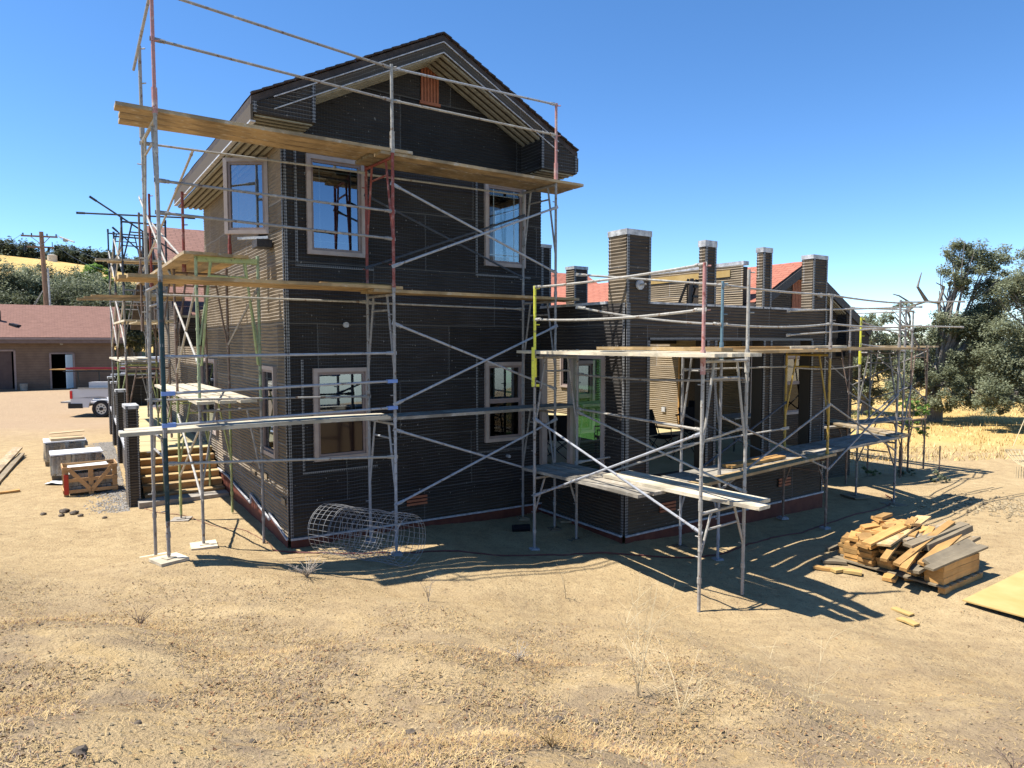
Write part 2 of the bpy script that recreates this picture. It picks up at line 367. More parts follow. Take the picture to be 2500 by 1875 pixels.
MB().boxst(Wd+.03, 10.85, PT+.02, 2.44, 3.24, 3.52).build('roof_deck', M['soffit'], house)
block('porch_floor', Wd+TH, 10.85, PT+TH, 9.4, .55, .82, 'ply_deck')
# right hand block with its gable
def gtop(a): return 5.08-abs(a-2.16)*.51
hr = [(.35, 1.05, 1.35, 2.75), (1.75, 2.55, 1.35, 2.75), (1.94, 2.40, 4.03, 4.72)]
wall('wall', (10.87, .13), (15.75, .13), -.75, gtop, NF, holes=hr, mat='paper_mid', uoff=3)
wall('wall', (10.87, .13), (10.87, 4.6), .82, 5.0, NL, holes=[(1.25, 1.95, .9, 2.9), (.95, 1.75, 3.85, 4.85)], mat='paper_tan')
wall('wall', (10.87, 4.6), (10.87, 10), .82, 3.7, NL, holes=[(.9, 2.5, 1.75, 2.95)], mat='paper_tan', uoff=5)
wall('wall', (15.75, .13), (15.75, 9), -.8, 3.7, UV3, mat='paper_mid')
wall('wall', (4.75, 9.9), (10.87, 9.9), .8, 4.2, NF, mat='paper_dark')
block('parapet_back', 10.89, 11.05, .15, 4.6, .9, 4.96, 'soffit')
block('door_reveal', 10.90, 11.04, 1.36, 1.40, .9, 2.9, 'fir'); block('door_reveal', 10.84, 11.0, 2.06, 2.11, .9, 2.95, 'fir')
block('dark_room_sheet', 12.2, 12.3, .3, 9, 0, 3.6, 'black')  # black sheet behind the windows, room darkness put into its colour
block('dark_room_sheet', .3, 4.4, 2.6, 2.7, .1, 7.2, 'black')          # black sheet paints in the dark of the unlit tower rooms
block('upper_floor', .05, 4.7, .05, 2.6, 3.5, 3.75, 'black')  # floor coloured black as well, for the painted dark inside
block('dark_room_sheet', .3, .34, 2.7, 14, .6, 3.8, 'black')  # black sheet, darkness behind the side windows painted in
# silver tape caps along parapets and column tops
def cap(s0, s1, t0, t1, z, h=.05): return block('parapet_cap', s0, s1, t0, t1, z, z+h, 'flash')
cap(Wd+.53, PR-.60, PT-.02, PT+TH, 3.78, .035)
cap(Wd-.02, Wd+TH, PT+.44, .02, 3.78, .045)
cap(10.86, 11.06, .12, 4.62, 5.0, .09)
block('parapet_board', 10.84, 10.865, .5, 4.4, 4.74, 4.9, 'ply')
# columns standing on the parapet
def column(s0, s1, t0, t1, z0, z1, caph=.08, mat='paper_mid'):
    fr = wallmesh((s0, t0), (s1, t0), z0, z1, NF); lf = wallmesh((s0, t1), (s0, t0), z0, z1, NL)
    rt = wallmesh((s1, t0), (s1, t1), z0, z1, UV3); bk = wallmesh((s1, t1), (s0, t1), z0, z1, WV3)
    c = join([fr, rt, bk]).build('column', M[mat], house); c['label'] = 'wire wrapped column stub standing above the porch parapet'
    m = MB(); m.uv = []; m.add(lf.v, lf.f); m.uv = lf.uv; m.build('column_sunlit_face', M['paper_brown'], c)  # sunward face in lighter paper, its sunlit tone put into the colour
    MB().boxst(s0-.018, s1+.018, t0-.018, t1+.018, z1-caph, z1+.012).build('column_cap', M['flash'], c)
    for q_ in (strip((s0, t0), (s0+.05, t0), z0, z1-caph, NF), strip((s1-.04, t0), (s1, t0), z0, z1-caph, NF)): q_.build('corner_bead', M['bead'], c)
column(Wd, Wd+.53, PT, PT+.42, 3.78, 4.95, .08)
column(6.62, 6.90, PT, PT+.13, 3.78, 4.92, .10)
column(8.24, 8.50, PT, PT+.13, 3.78, 4.92, .08)
column(9.86, PR-.02, PT, PT+.24, 3.78, 4.90, .07)
column(7.35, 7.75, 2.2, 2.5, 3.35, 4.93, .06)
block('beam', Wd+.01, 10.85, 2.2, 2.45, 3.1, 3.35, 'paper_dark')
column(4.77, 5.0, .02, .28, 3.78, 4.98, .05, 'paper_black')
# corner beads
def beads(name, *st):
    for q_ in st: q_.build(name, M['bead'], house)
beads('corner_bead', strip((0, 0), (.045, 0), .1, 6.5, NF, off=.024), strip((0, .03), (0, 0), .1, 6.5, NL, off=.024))
beads('corner_bead', strip((Wd, PT), (Wd+.07, PT), -.02, 3.78, NF, off=.024), strip((Wd, PT+.05), (Wd, PT), -.02, 3.78, NL, off=.024))
beads('corner_bead', strip((Wd+.47, PT), (Wd+.53, PT), .86, 3.18, NF, off=.024), strip((Wd+1.94, PT), (Wd+2.0, PT), .86, 3.18, NF, off=.024), strip((Wd+2.15, PT), (Wd+2.21, PT), .86, 3.18, NF, off=.024),
      strip((Wd+3.55, PT), (Wd+3.6, PT), .86, 3.18, NF, off=.024), strip((Wd+3.76, PT), (Wd+3.81, PT), .86, 3.18, NF, off=.024), strip((Wd+5.11, PT), (Wd+5.16, PT), .86, 3.18, NF, off=.024), strip((PR-.05, PT), (PR, PT), 0, 3.78, NF, off=.024),
      strip((Wd+.53, PT), (PR-.5, PT), 3.18, 3.23, NF, off=.027))
for a, b, c, d in hw[:4]:
    beads('window_bead', strip((a-.24, 0), (a-.205, 0), c-.2, d+.2, NF, off=.022), strip((a-.24, 0), (b+.2, 0), c-.255, c-.22, NF, off=.024))
# foundation coating and weep screed
def founda(P, Q, nrm, pts, zb):
    p, q = X(*P), X(*Q); L = (q-p).length; d = (q-p)/L; m = MB(); s = MB()
    for (a0, z0), (a1, z1) in zip(pts, pts[1:]):
        if a1-a0 < .01:
            s.bar(p+d*a0+nrm*.045+ZV*min(z0, z1), p+d*a0+nrm*.045+ZV*max(z0, z1), .03, .02); continue
        A = p+d*a0+nrm*.035; B = p+d*a1+nrm*.035
        m.quad(A+ZV*zb, B+ZV*zb, B+ZV*z1, A+ZV*z0)
        s.bar(A+nrm*.012+ZV*z0, B+nrm*.012+ZV*z1, .03, .03)
    m.build('foundation', M['founda'], house); s.build('weep_screed', M['screed'], house)
founda((0, 0), (Wd, 0), NF, [(0, .13), (Wd, .07)], -.6)
founda((0, 0), (0, 6.2), NL, [(0, .13), (1.0, .33), (1.0, .22), (2.3, .42), (2.3, .25), (4.2, .42), (6.2, .45)], -.6)
founda((Wd, 0), (Wd, PT), NL, [(0, -.03), (-PT, -.03)], -.8)
founda((Wd, PT), (PR, PT), NF, [(0, -.03), (PR-Wd, .02)], -.8)
# foundation vents
def lowvent(s, t, z):
    v = MB().boxst(s, s+.36, t-.03, t-.02, z, z+.17).build('foundation_vent', M['ventdark'], house)
    m = MB()
    for k in range(3): m.boxst(s-.01, s+.37, t-.05, t-.03, z+.005+k*.06, z+.042+k*.06)
    m.build('louvre', M['vent'], v)
lowvent(1.95, 0, .38); lowvent(5.55, PT, .25); lowvent(8.85, PT, .30)
# gable vents
def gvent(s0, s1, z0, z1, t, n):
    v = MB().boxst(s0, s1, t+.02, t+.03, z0, z1).build('gable_vent', M['ventdark'], house); m = MB(); w = (s1-s0)/n
    for k in range(n): m.boxst(s0+k*w+w*.08, s0+k*w+w*.80, t-.03, t+.01, z0, z1)
    m.boxst(s0-.02, s1+.02, t-.035, t+.0, z1-.02, z1+.03); m.boxst(s0-.02, s1+.02, t-.035, t+.0, z0-.03, z0+.02)
    m.build('slat', M['vent'], v)
gvent(2.27, 2.61, 7.12, 7.70, 0, 6); gvent(12.81, 13.27, 4.03, 4.72, .13, 7)
# ---------------------------------------------------------------- windows
def window(O, ax, nrm, w, z0, z1, mull=None, glassm='glass', low=None, grid=True, frame=.064, proud=.05, parent=None, name='window', lab=None):
    # O: point at z=0 of the left end; ax direction, nrm outward
    P = lambda a, z, o=0: O+ax*a+ZV*z+nrm*o
    f = MB(); fr = frame
    def ring(a0, a1, b0, b1, wd, o0, mb):
        dpt = .07
        for (pa, pb) in ((P(a0, (b0), o0), P(a0, b1, o0)), (P(a1, b0, o0), P(a1, b1, o0))): mb.bar(pa, pb, wd, dpt, up=nrm)
        mb.bar(P(a0+wd/2, b0+wd/2, o0), P(a1-wd/2, b0+wd/2, o0), wd, dpt*.96, up=nrm) if False else None
        mb.bar(P(a0+wd/2, b0+wd/2, o0), P(a1-wd/2, b0+wd/2, o0), dpt*.97, wd, up=ZV)
        mb.bar(P(a0+wd/2, b1-wd/2, o0), P(a1-wd/2, b1-wd/2, o0), dpt*.97, wd, up=ZV)
    ring(-fr/2, w+fr/2, z0-fr, z1+fr, fr, proud*.6, f)
    win = f.build(name, M['trim'], parent or house)
    if lab: win['label'] = lab
    s_ = MB(); sw = .04
    def sash(b0, b1, mb):
        mb.bar(P(sw/2, b0, .01), P(sw/2, b1, .01), sw, .04, up=nrm); mb.bar(P(w-sw/2, b0, .01), P(w-sw/2, b1, .01), sw, .04, up=nrm)
        mb.bar(P(sw, b0+sw/2, .01), P(w-sw, b0+sw/2, .01), .039, sw); mb.bar(P(sw, b1-sw/2, .01), P(w-sw, b1-sw/2, .01), .039, sw)
    if mull: sash(mull, z1, s_); sash(z0, mull-.002, s_)
    else: sash(z0, z1, s_)
    s_.build('sash', M['trim2'], win)
    def pane(b0, b1, mt): MB().quad(P(sw, b0+sw, 0), P(w-sw, b0+sw, 0), P(w-sw, b1-sw, 0), P(sw, b1-sw, 0)).build('pane', M[mt], win)
    if mull: pane(mull, z1, glassm); pane(z0, mull, low or glassm)
    else: pane(z0, z1, glassm)
    if grid:
        g = MB(); b0 = mull or z0; i = .15
        for a in (i, w-i): g.bar(P(a, b0+sw, -.012), P(a, z1-sw, -.012), .014, .01, up=nrm)
        for z in ((b0+i, z1-i) if not mull else (z1-i,)): g.bar(P(sw, z, -.022), P(w-sw, z, -.022), .008, .014)
        g.build('grille', M['grille'], win)
    return win
def fw(h, t=0, **k): return window(X(h[0] if t == 0 else h[0], t, 0), UV3, NF, h[1]-h[0], h[2], h[3], **k)
fw(hw[0], glassm='glass', lab='tall upstairs window at the left of the tower front'); fw(hw[1], glassm='glass_clear', lab='tall upstairs window at the right of the tower front')
fw(hw[2], mull=2.0, low='sash_dark', lab='ground floor window at the left of the tower front'); fw(hw[3], mull=2.08, low='glass_dark', lab='ground floor window at the right of the tower front')
def lwin(s, t0, t1, z0, z1, **k): return window(X(s, t1, 0), -WV3, NL, t1-t0, z0, z1, **k)
lwin(0, .60, 1.36, 1.36, 2.70, glassm='glass'); lwin(0, 5.3, 7.0, 1.2, 2.72, glassm='glass', mull=2.0)
window(X(Wd, .45, 0), WV3, UV3, 1.30, 4.55, 5.9, glassm='glass_clear')
window(X(10.87+.35, .13, 0), UV3, NF, .70, 1.35, 2.75, mull=2.1, glassm='glass', low='glass_dark', grid=False)
window(X(10.87+1.75, .13, 0), UV3, NF, .80, 1.35, 2.75, mull=2.1, glassm='glass', low='glass_dark', grid=False)
lwin(10.87, 5.5, 7.1, 1.75, 2.95, glassm='glass')
# casement swung open on the left wall
hg = X(-.51, 1.24, 0); he = X(-.03, .88, 0); cs = (he-hg).normalized(); cn = Vector((cs.y, -cs.x, 0)); cn = cn if cn.dot(NF) > 0 else -cn
window(hg, cs, cn, (he-hg).length, 4.93, 6.0, glassm='glass', proud=.03, frame=.06, lab='casement window swung open on the side wall')
MB().bar(X(-.03, .75, 4.80), X(-.40, 1.15, 4.80), .05, .04).build('window_stay', M['flash'], house)
MB().boxst(-.26, -.03, .55, .85, 4.62, 4.74).build('window_sill', M['fascia'], house)
# porch opening frames (mauve) and the green filmed pane
m = MB()
for t in (-.06, -.90, -1.80): m.boxst(Wd-.03, Wd+.09, t-.045, t+.045, .82, 2.93)
m.boxst(Wd-.028, Wd+.088, -1.75, -.11, 2.86, 2.93)
fr = m.build('opening_frame', M['trim'], house)
MB().quad(X(Wd+.03, -1.755, .84), X(Wd+.03, -.945, .84), X(Wd+.03, -.945, 2.86), X(Wd+.03, -1.755, 2.86)).build('filmed_pane', M['glass_green'], fr)
# ---------------------------------------------------------------- roofs
def shed(name, a, b, c, d, th, mat, parent=house, under='roof_dark', vlen=None):
    # a,b along the eave, d,c along the ridge (top face), thickness th downward
    mb = MB(); mb.uv = []; a, b, c, d = map(Vector, (a, b, c, d)); L = (b-a).length; H = (d-a).length
    n = 24; cols = max(2, int(L/.35)); off0 = (b-a)
    nr = (b-a).cross(d-a).normalized(); nr = nr if nr.z > 0 else -nr
    rows = max(2, int(H/.14))
    for j in range(rows+1):
        for i in range(cols+1):
            u_, v_ = i/cols, j/rows
            p = a.lerp(b, u_).lerp(d.lerp(c, u_), v_)
            e = .012*noise.noise(p*3)
            mb.v.append(p+nr*e); mb.uv.append((u_*L, v_*H))
    for j in range(rows):
        for i in range(cols):
            q = j*(cols+1)+i; mb.f.append((q, q+1, q+cols+2, q+cols+1)); mb.mi.append(0)
    rf = mb.build(name, M[mat], parent)
    lo = MB(); dn = ZV*-.02
    pts = [a+dn, b+dn, c+dn, d+dn]; pb = [p-ZV*th for p in pts]
    lo.add(pts+pb, [(0, 1, 2, 3), (7, 6, 5, 4), (0, 4, 5, 1), (1, 5, 6, 2), (2, 6, 7, 3), (3, 7, 4, 0)])
    lo.build('roof_edge', M[under], rf); return rf
EL, ER = -.58, 5.12; TF, TB = -.62, Td+.02
def rz(s): return 8.02-abs(s-AP)*.515
rL = shed('roof', X(EL, TF, rz(EL)), X(EL, TB, rz(EL)), X(AP, TB, rz(AP)), X(AP, TF, rz(AP)), .10, 'roof_pink')
rR = shed('roof', X(ER, TB, rz(ER)), X(ER, TF, rz(ER)), X(AP, TF, rz(AP)), X(AP, TB, rz(AP)), .10, 'roof_pink')
# ragged shingle ends along the rakes
m = MB()
for side in (1, -1):
    n = 20; e = ER if side == 1 else EL
    for k in range(n):
        s0 = AP+(e-AP)*k/n; s1 = AP+(e-AP)*(k+1)/n
        m.bar(X(s0, TF+.0, rz(s0)+.008), X(s1, TF-.01, rz(s1)+.018), .07, .022)
m.build('rake_shingle', M['roof_dark'], house)
# fascia (paper covered) along the rakes, with wire and battens below; boxed returns at the eaves
m = MB(); m.uv = []
for e in (EL+.62, ER-.80):
    a, b = X(AP, TF-.005, rz(AP)-.13), X(e, TF-.005, rz(e)-.13)
    m.add([a, b, b-ZV*.17, a-ZV*.17], [(0, 1, 2, 3)]); m.uv += [(0, 0), (3, 0), (3, .17), (0, .17)]
    m.add([p+WV3*.04 for p in (a, b, b-ZV*.17, a-ZV*.17)], [(3, 2, 1, 0)]); m.uv += [(0, 0), (3, 0), (3, .17), (0, .17)]
m.build('fascia', M['paper_black'], house)
m = MB(); bt = MB(); ln = MB()
for e in (EL+.60, ER-.75):
    a = X(AP, 0, rz(AP)-.20); 
    p = [X(AP, TF+.04, rz(AP)-.30), X(e, TF+.04, rz(e)-.30), X(e, .02, rz(e)-.30), X(AP, .02, rz(AP)-.30)]
    m.add(p+[q+ZV*.02 for q in p], [(0, 1, 2, 3), (7, 6, 5, 4)])
    for k in range(4):
        t = TF+.07+k*.155
        bt.bar(X(AP, t, rz(AP)-.315), X(e, t, rz(e)-.315), .062, .03)
    for dz in (.135, .30): ln.bar(X(AP, TF-.02, rz(AP)-dz), X(e+(.3 if e > 2 else -.3), TF-.02, rz(e+(.3 if e > 2 else -.3))-dz), .02, .014)
m.build('soffit', M['soffit'], house); bt.build('soffit_batten', M['batten'], house); ln.build('fascia_bead', M['screed'], house)
# left eave soffit running back, and battens
def eave(s_in, s_out, t0, t1, zf, n, par=house):
    m = MB(); bt = MB(); zi = zo = zf(s_out)-.40
    m.add([X(s_in, t0, zi), X(s_out, t0, zo), X(s_out, t1, zo), X(s_in, t1, zi)], [(0, 1, 2, 3)])
    for k in range(n):
        f = (k+.6)/n; s = s_in+(s_out-s_in)*f; z = zi+(zo-zi)*f-.012
        bt.bar(X(s, t0, z), X(s, t1, z), .052, .03)
    m.build('soffit', M['soffit'], par); bt.build('soffit_batten', M['batten'], par)
eave(0, EL+.05, .0, TB, rz, 5); eave(Wd, ER-.04, 0, TB, rz, 3)
block('fascia', EL-.012, EL+.02, TF-.01, TB, rz(EL)-.34, rz(EL)-.13, 'paper_mid')
block('fascia_bead', EL-.02, EL+.05, TF-.01, TB, rz(EL)-.365, rz(EL)-.342, 'screed')
block('fascia', ER-.02, ER+.012, TF-.01, TB, rz(ER)-.36, rz(ER)-.12, 'paper_black')
def boxret(s0, s1, zb, lbl):
    mb = MB(); mb.uv = []
    zt = lambda s: rz(s)-.125
    A = wallmesh((s0, TF), (s1, TF), zb, lambda a: zt(s0+a if s0 < s1 else s0-a), NF)
    B = wallmesh((s0, TF), (s0, 0), zb, zt(s0), NL); Cc = wallmesh((s1, TF), (s1, 0), zb, zt(s1), UV3)
    bx = join([A, B, Cc]).build('eave_return', M['paper_black'], house)
    m = MB().boxst(s0+.01, s1-.01, TF+.01, -.01, zb-.01, zb+.01); m.build('return_soffit', M['soffit'], bx)
    bt = MB()
    for k in range(4): bt.boxst(s0+.03, s1-.03, TF+.05+k*.14, TF+.10+k*.14, zb-.03, zb-.012)
    bt.build('soffit_batten', M['batten'], bx)
    for q_ in (strip((s0, TF), (s0+.05, TF), zb, zt(s0+.05), NF, off=.02), strip((s1-.05, TF), (s1, TF), zb, zt(s1-.05), NF, off=.02)): q_.build('corner_bead', M['bead'], bx)
boxret(EL+.02, .30, 6.27, 'l'); boxret(4.30, ER-.02, 6.20, 'r')
# gable of the right block
GP = 13.03
def gz(s): return 5.20-abs(s-GP)*.53
shed('roof', X(10.95, -.15, gz(10.95)), X(10.95, 12, gz(10.95)), X(GP, 12, gz(GP)), X(GP, -.15, gz(GP)), .10, 'roof_red')
shed('roof', X(16.1, 12, gz(16.1)), X(16.1, -.15, gz(16.1)), X(GP, -.15, gz(GP)), X(GP, 12, gz(GP)), .10, 'roof_red')
m = MB(); bt = MB(); fa = MB()
for e in (10.95, 16.1):
    p = [X(GP, -.14, gz(GP)-.28), X(e, -.14, gz(e)-.28), X(e, .12, gz(e)-.28), X(GP, .12, gz(GP)-.28)]; m.add(p, [(0, 1, 2, 3)])
    fa.bar(X(GP, -.17, gz(GP)-.17), X(e, -.17, gz(e)-.17), .03, .2)
    for k in range(4): bt.bar(X(GP, -.11+k*.07, gz(GP)-.30), X(e, -.11+k*.07, gz(e)-.30), .035, .03)
m.build('soffit', M['soffit'], house); fa.build('fascia', M['fascia'], house)
bt.build('soffit_batten', M['batten'], house)
eave(15.75, 16.08, -.1, 9, gz, 5)
def boxret2(s0, s1, zb, t0=-.14):
    zt = lambda s: gz(s)-.15
    join([wallmesh((s0, t0), (s1, t0), zb, lambda a: zt(s0+a), NF), wallmesh((s1, t0), (s1, .13), zb, zt(s1), UV3), wallmesh((s0, t0), (s0, .13), zb, zt(s0), NL)]).build('eave_return', M['paper_dark'], house)
boxret2(14.9, 16.06, 2.75)
# red roof behind the courtyard, ridge parallel to the tower front
shed('roof', X(3.0, 9.4, 4.0), X(17, 9.4, 4.0), X(17, 13.2, 6.15), X(3.0, 13.2, 6.15), .1, 'roof_red')
MB().cyl(X(9.9, 11.0, 4.75), .07, .35, 10).build('roof_pipe', M['blackm'], house)
# lower red roof behind the tower on the left
lr = shed('roof', X(-.5, 7.0, 3.72), X(8, 7.0, 3.72), X(8, 12.8, 6.62), X(-.5, 12.8, 6.62), .1, 'roof_pink')
shed('roof', X(8, 18.5, 3.72), X(-.5, 18.5, 3.72), X(-.5, 12.8, 6.62), X(8, 12.8, 6.62), .1, 'roof_pink')
m = wallmesh((0, 7.2), (0, 18), 3.6, lambda a: 3.65+.5*min(a, 10.8-a), NL); m.build('wall', M['paper_mid'], house)
join([wallmesh((-.48, 6.9), (.0, 6.9), 3.05, 3.62, NF), wallmesh((-.48, 6.9), (-.48, 7.5), 3.05, 3.62, NL)]).build('eave_return', M['paper_dark'], house)
MB().bar(X(-.55, 6.9, 3.74), X(.05, 6.9, 3.74), .06, .05).build('fascia', M['batten'], house)
# small wall fittings: hose bib, light box, conduit ends
def fitting(name, c, nrm, r, l, mat): return MB().tube(c, c+nrm*l, r, 10).build(name, M[mat], house)
fitting('wall_box', X(.92, -.02, 3.42), NF, .045, .05, 'flash'); fitting('wall_box', X(5.02, PT-.02, 4.08), NF, .085, .03, 'flash'); fitting('pipe_stub', X(5.02, PT-.02, 4.08), NF, .018, .15, 'galv_light')
fitting('pipe_stub', X(3.98, -.02, 1.05), NF, .03, .08, 'flash'); fitting('wall_box', X(10.05, PT-.02, 4.1), NF, .055, .06, 'galv_light')
block('socket_box', 10.83, 10.86, 2.55, 2.68, 1.25, 1.38, 'flash'); block('wall_box', 10.83, 10.86, 3.7, 3.82, 4.0, 4.14, 'flash')
# little louvre patches on the left wall
for t, z in ((1.2, .85), (2.0, .78), (.15, .62)): block('wall_patch', -.03, -.02, t, t+.22, z, z+.10, 'paper_tan')
# ---------------------------------------------------------------- deck with steps on the left, part of the house
def de(t): return -1.70+(t-4.4)*.037       # outer edge of the deck drifts inwards
q = [X(de(5.75)+.02, 5.75), X(-.06, 5.75), X(-.06, 22), X(de(22)+.02, 22)]
dk = MB().add([p+ZV*.55 for p in q]+[p+ZV*.84 for p in q], [(3, 2, 1, 0), (4, 5, 6, 7), (0, 1, 5, 4), (1, 2, 6, 5), (2, 3, 7, 6), (3, 0, 4, 7)]).build('deck', M['ply_deck'], house)
for k in range(6):
    r = MB().boxst(-1.52, -.06, 4.5+k*.25, 4.53+k*.25, .02+k*.137, .137+k*.137).build('riser', M['riser'], dk)
    MB().boxst(-1.53, -.06, 4.47+k*.25, 4.77+k*.25, .137+k*.137, .16+k*.137).build('tread', M['ply_deck' if k == 5 else 'plank_new'], dk)
MB().boxst(-1.66, -.05, 4.10, 4.50, -.2, .10).build('step_slab', M['concrete'], dk)
def railpier(s0, s1, t0, t1, z0, z1):
    p = join([wallmesh((s0, t0), (s1, t0), z0, z1, NF), wallmesh((s0, t1), (s0, t0), z0, z1, NL), wallmesh((s1, t0), (s1, t1), z0, z1, UV3), wallmesh((s1, t1), (s0, t1), z0, z1, WV3)]).build('railing_pier', M['paper_mid'], dk)
    MB().boxst(s0-.02, s1+.02, t0-.02, t1+.02, z1-.05, z1+.015).build('pier_cap', M['flash'], p)
    join([strip((s0, t0), (s0+.03, t0), z0, z1, NF), strip((s1-.03, t0), (s1, t0), z0, z1, NF)]).build('corner_bead', M['bead'], p)
for t, dd in ((4.4, .62), (9.6, .3), (13.7, .3), (17.3, .3)): railpier(de(t)-.10, de(t)+.10, t, t+dd, -.2, 1.92)
wallmesh((de(4.5), 4.5), (de(22), 22), -.3, .82, NL).build('deck_skirt', M['paper_mid'], dk)
MB().bar(X(de(5.1)-.03, 5.1, .86), X(de(22)-.03, 22, .86), .10, .07).build('deck_curb', M['screed'], dk)
wallmesh((de(17.7), 17.7), (1.5, 17.7), .84, 1.95, NF).build('deck_wall', M['paper_dark'], dk)
MB().boxst(de(17.7), 1.5, 17.68, 17.9, 1.95, 2.01).build('wall_cap', M['flash'], dk)
# ================================================================ scaffolds
FR = .0225
def frame(par, A, B, z0, z1, mat='galv', vdepth=.62, ladder=False, lab=None, zA=None, zB=None):
    """one frame: two legs over ground points A and B (s,t), head bar, V braces as on walk-through frames"""
    a, b = Vector((A.x, A.y, 0)), Vector((B.x, B.y, 0)); h = z1-z0; m = MB()
    za = z0 if zA is None else zA; zb = z0 if zB is None else zB
    m.tube(a+ZV*za, a+ZV*z1, FR, 10); m.tube(b+ZV*zb, b+ZV*z1, FR, 10)
    zt = z1-.06; m.tube(a+ZV*zt, b+ZV*zt, FR*.95, 10)
    P = lambda f, z: a.lerp(b, f)+ZV*z
    m.tube(P(.24, zt), P(.01, z0+h*(1-vdepth)), FR*.75, 8); m.tube(P(.76, zt), P(.99, z0+h*(1-vdepth)), FR*.75, 8)
    m.tube(P(.19, zt-.22), P(.81, zt-.22), FR*.7, 8)
    for f, s in ((0, a), (1, b)):
        for _ in range(3): zz = random.uniform(z0+.1, z1-.1); m.tube(s+ZV*zz, s+ZV*(zz+random.uniform(.02, .07)), FR*random.uniform(1.08, 1.22), 7)
        m.tube(s+ZV*(z1-.02), s+ZV*(z1+.06), FR*1.25, 8); m.tube(s+ZV*(z0+.02), s+ZV*(z0+.09), FR*1.3, 8)
        d = (b-a).normalized().cross(ZV)
        for zz in (z1-.35, z0+.35): m.tube(s+ZV*zz, s+ZV*zz-d*.07, .008, 6)
    o = m.build('frame', M[mat], par, smooth=False)
    if lab: o['label'] = lab
    return o
def rod(par, name, p, q, mat='zinc', r=.018, flat=True, ends=None, lab=None, sag=0):
    p, q = Vector(p), Vector(q); d = (q-p).normalized(); m = MB()
    if sag:
        n = 14; pts = [p.lerp(q, i/n)-ZV*sag*4*(i/n)*(1-i/n) for i in range(n+1)]; m.path(pts, r, 7)
    else: m.tube(p, q, r, 8)
    if flat:
        for e, s in ((p, 1), (q, -1)):
            m.bar(e-d*s*.035, e+d*s*.09, .052, .008, up=d.cross(ZV).normalized() if abs(d.z) < .9 else UV3)
            m.tube(e+d*s*.09, e+d*s*.13, r*1.35, 8)
    o = m.build(name, M[mat], par)
    if ends:
        for e in ends:
            c = p if e == 0 else q; dd = d if e == 0 else -d
            MB().bar(c-dd*.03, c+dd*.12, .075, .05).build('brace_end', M['clampblue'], o)
    if lab: o['label'] = lab
    return o
def pad(par, P, z, w=.32, mat='concrete', rz=.3):
    m = MB().box((P.x, P.y, z), w, w, .035, rz); m.box((P.x, P.y, z+.035), .13, .13, .012, rz+.1); m.cyl((P.x, P.y, z+.04), .017, .12, 8)
    return m.build('base_plate', M[mat], par)
def jack(par, P, z0, z1, mat='galv'):
    m = MB().tube((P.x, P.y, z0), (P.x, P.y, z1), FR, 10); m.box((P.x, P.y, z0), .12, .12, .01)
    return m.build('leg_extension', M[mat], par)
def post(par, P, z0, z1, mat='galv', lab=None):
    m = MB().tube((P.x, P.y, z0), (P.x, P.y, z1), FR, 10)
    m.tube((P.x, P.y, z0-.02), (P.x, P.y, z0+.28), FR*1.5, 8)
    for z in (z1-.04, (z0+z1)/2+.1): m.tube(Vector((P.x, P.y, z)), Vector((P.x, P.y, z))+UV3*.06-WV3*.05, .009, 6)
    o = m.build('guard_post', M[mat], par)
    if lab: o['label'] = lab
    return o
PLK = []
def plank(p, q, label, w=.24, th=.045, mat='plank', up=ZV, group=None, tilt=0, cat='plank', name='plank'):
    """a single board from p to q (centre line of its underside)"""
    p, q = Vector(p), Vector(q); d = (q-p); L = d.length; dn = d.normalized(); side = dn.cross(ZV).normalized()
    upv = side.cross(dn); side = (side*math.cos(tilt)+upv*math.sin(tilt)); upv = side.cross(dn)
    # mesh in local space so that the grain follows the board
    n = max(2, int(L/.5)); m = bpy.data.meshes.new(name); vs = []; fs = []; bow = random.uniform(-.012, .012)
    for i in range(n+1):
        a = i/n; x = a*L; b = bow*4*a*(1-a)
        e = random.uniform(-.004, .004)
        for y, z in ((-w/2+e, 0), (w/2+e, 0), (w/2+e, th), (-w/2+e, th)): vs.append((x, y, z+b))
    for i in range(n):
        for k in range(4): fs.append((i*4+k, i*4+(k+1) % 4, (i+1)*4+(k+1) % 4, (i+1)*4+k))
    fs += [(3, 2, 1, 0), tuple(n*4+k for k in range(4))]
    m.from_pydata(vs, [], fs); m.materials.append(M[mat]); m.update()
    o = bpy.data.objects.new(name, m); COL.objects.link(o)
    mat4 = Matrix((( dn.x, -side.x, upv.x, p.x), (dn.y, -side.y, upv.y, p.y), (dn.z, -side.z, upv.z, p.z), (0, 0, 0, 1)))
    o.matrix_world = mat4; ORG[o.name] = p
    return tag(o, label, cat, group)
L1, L2, L3 = 2.02, 3.92, 5.88
# ---------- 1. scaffold in front of the tower
S1 = thing('scaffold', X(1.2, -.76, 0), 'tall three lift scaffold standing along the tower front', 'scaffold', 'scaffolds around the house')
f1, b1 = X(-1.82, -1.2), X(-1.84, -.02); f2, b2 = X(1.22, -1.2), X(1.16, -.35); f4, b4 = X(4.22, -1.15), X(4.14, -.30)
for nm, (f, b), cols, zg in (('a', (f1, b1), ('galv', 'galv', 'galv_light'), (.47, .17)), ('b', (f2, b2), ('zinc', 'galv', 'redm'), (.02, .03)), ('c', (f4, b4), ('galv', 'galv', 'galv'), (-.1, -.08))):
    frame(S1, f, b, .72 if nm == 'a' else .30, L1-.02, cols[0], zA=zg[0]+.05, zB=zg[1]+.05)
    frame(S1, f, b, L1+.0, L2-.02, cols[1]); frame(S1, f, b, L2, L3-.02, cols[2])
MB().tube((f1.x, f1.y, .95), (f1.x, f1.y, L2-.05), .0265, 12).build('leg_sleeve', M['teal'], S1)
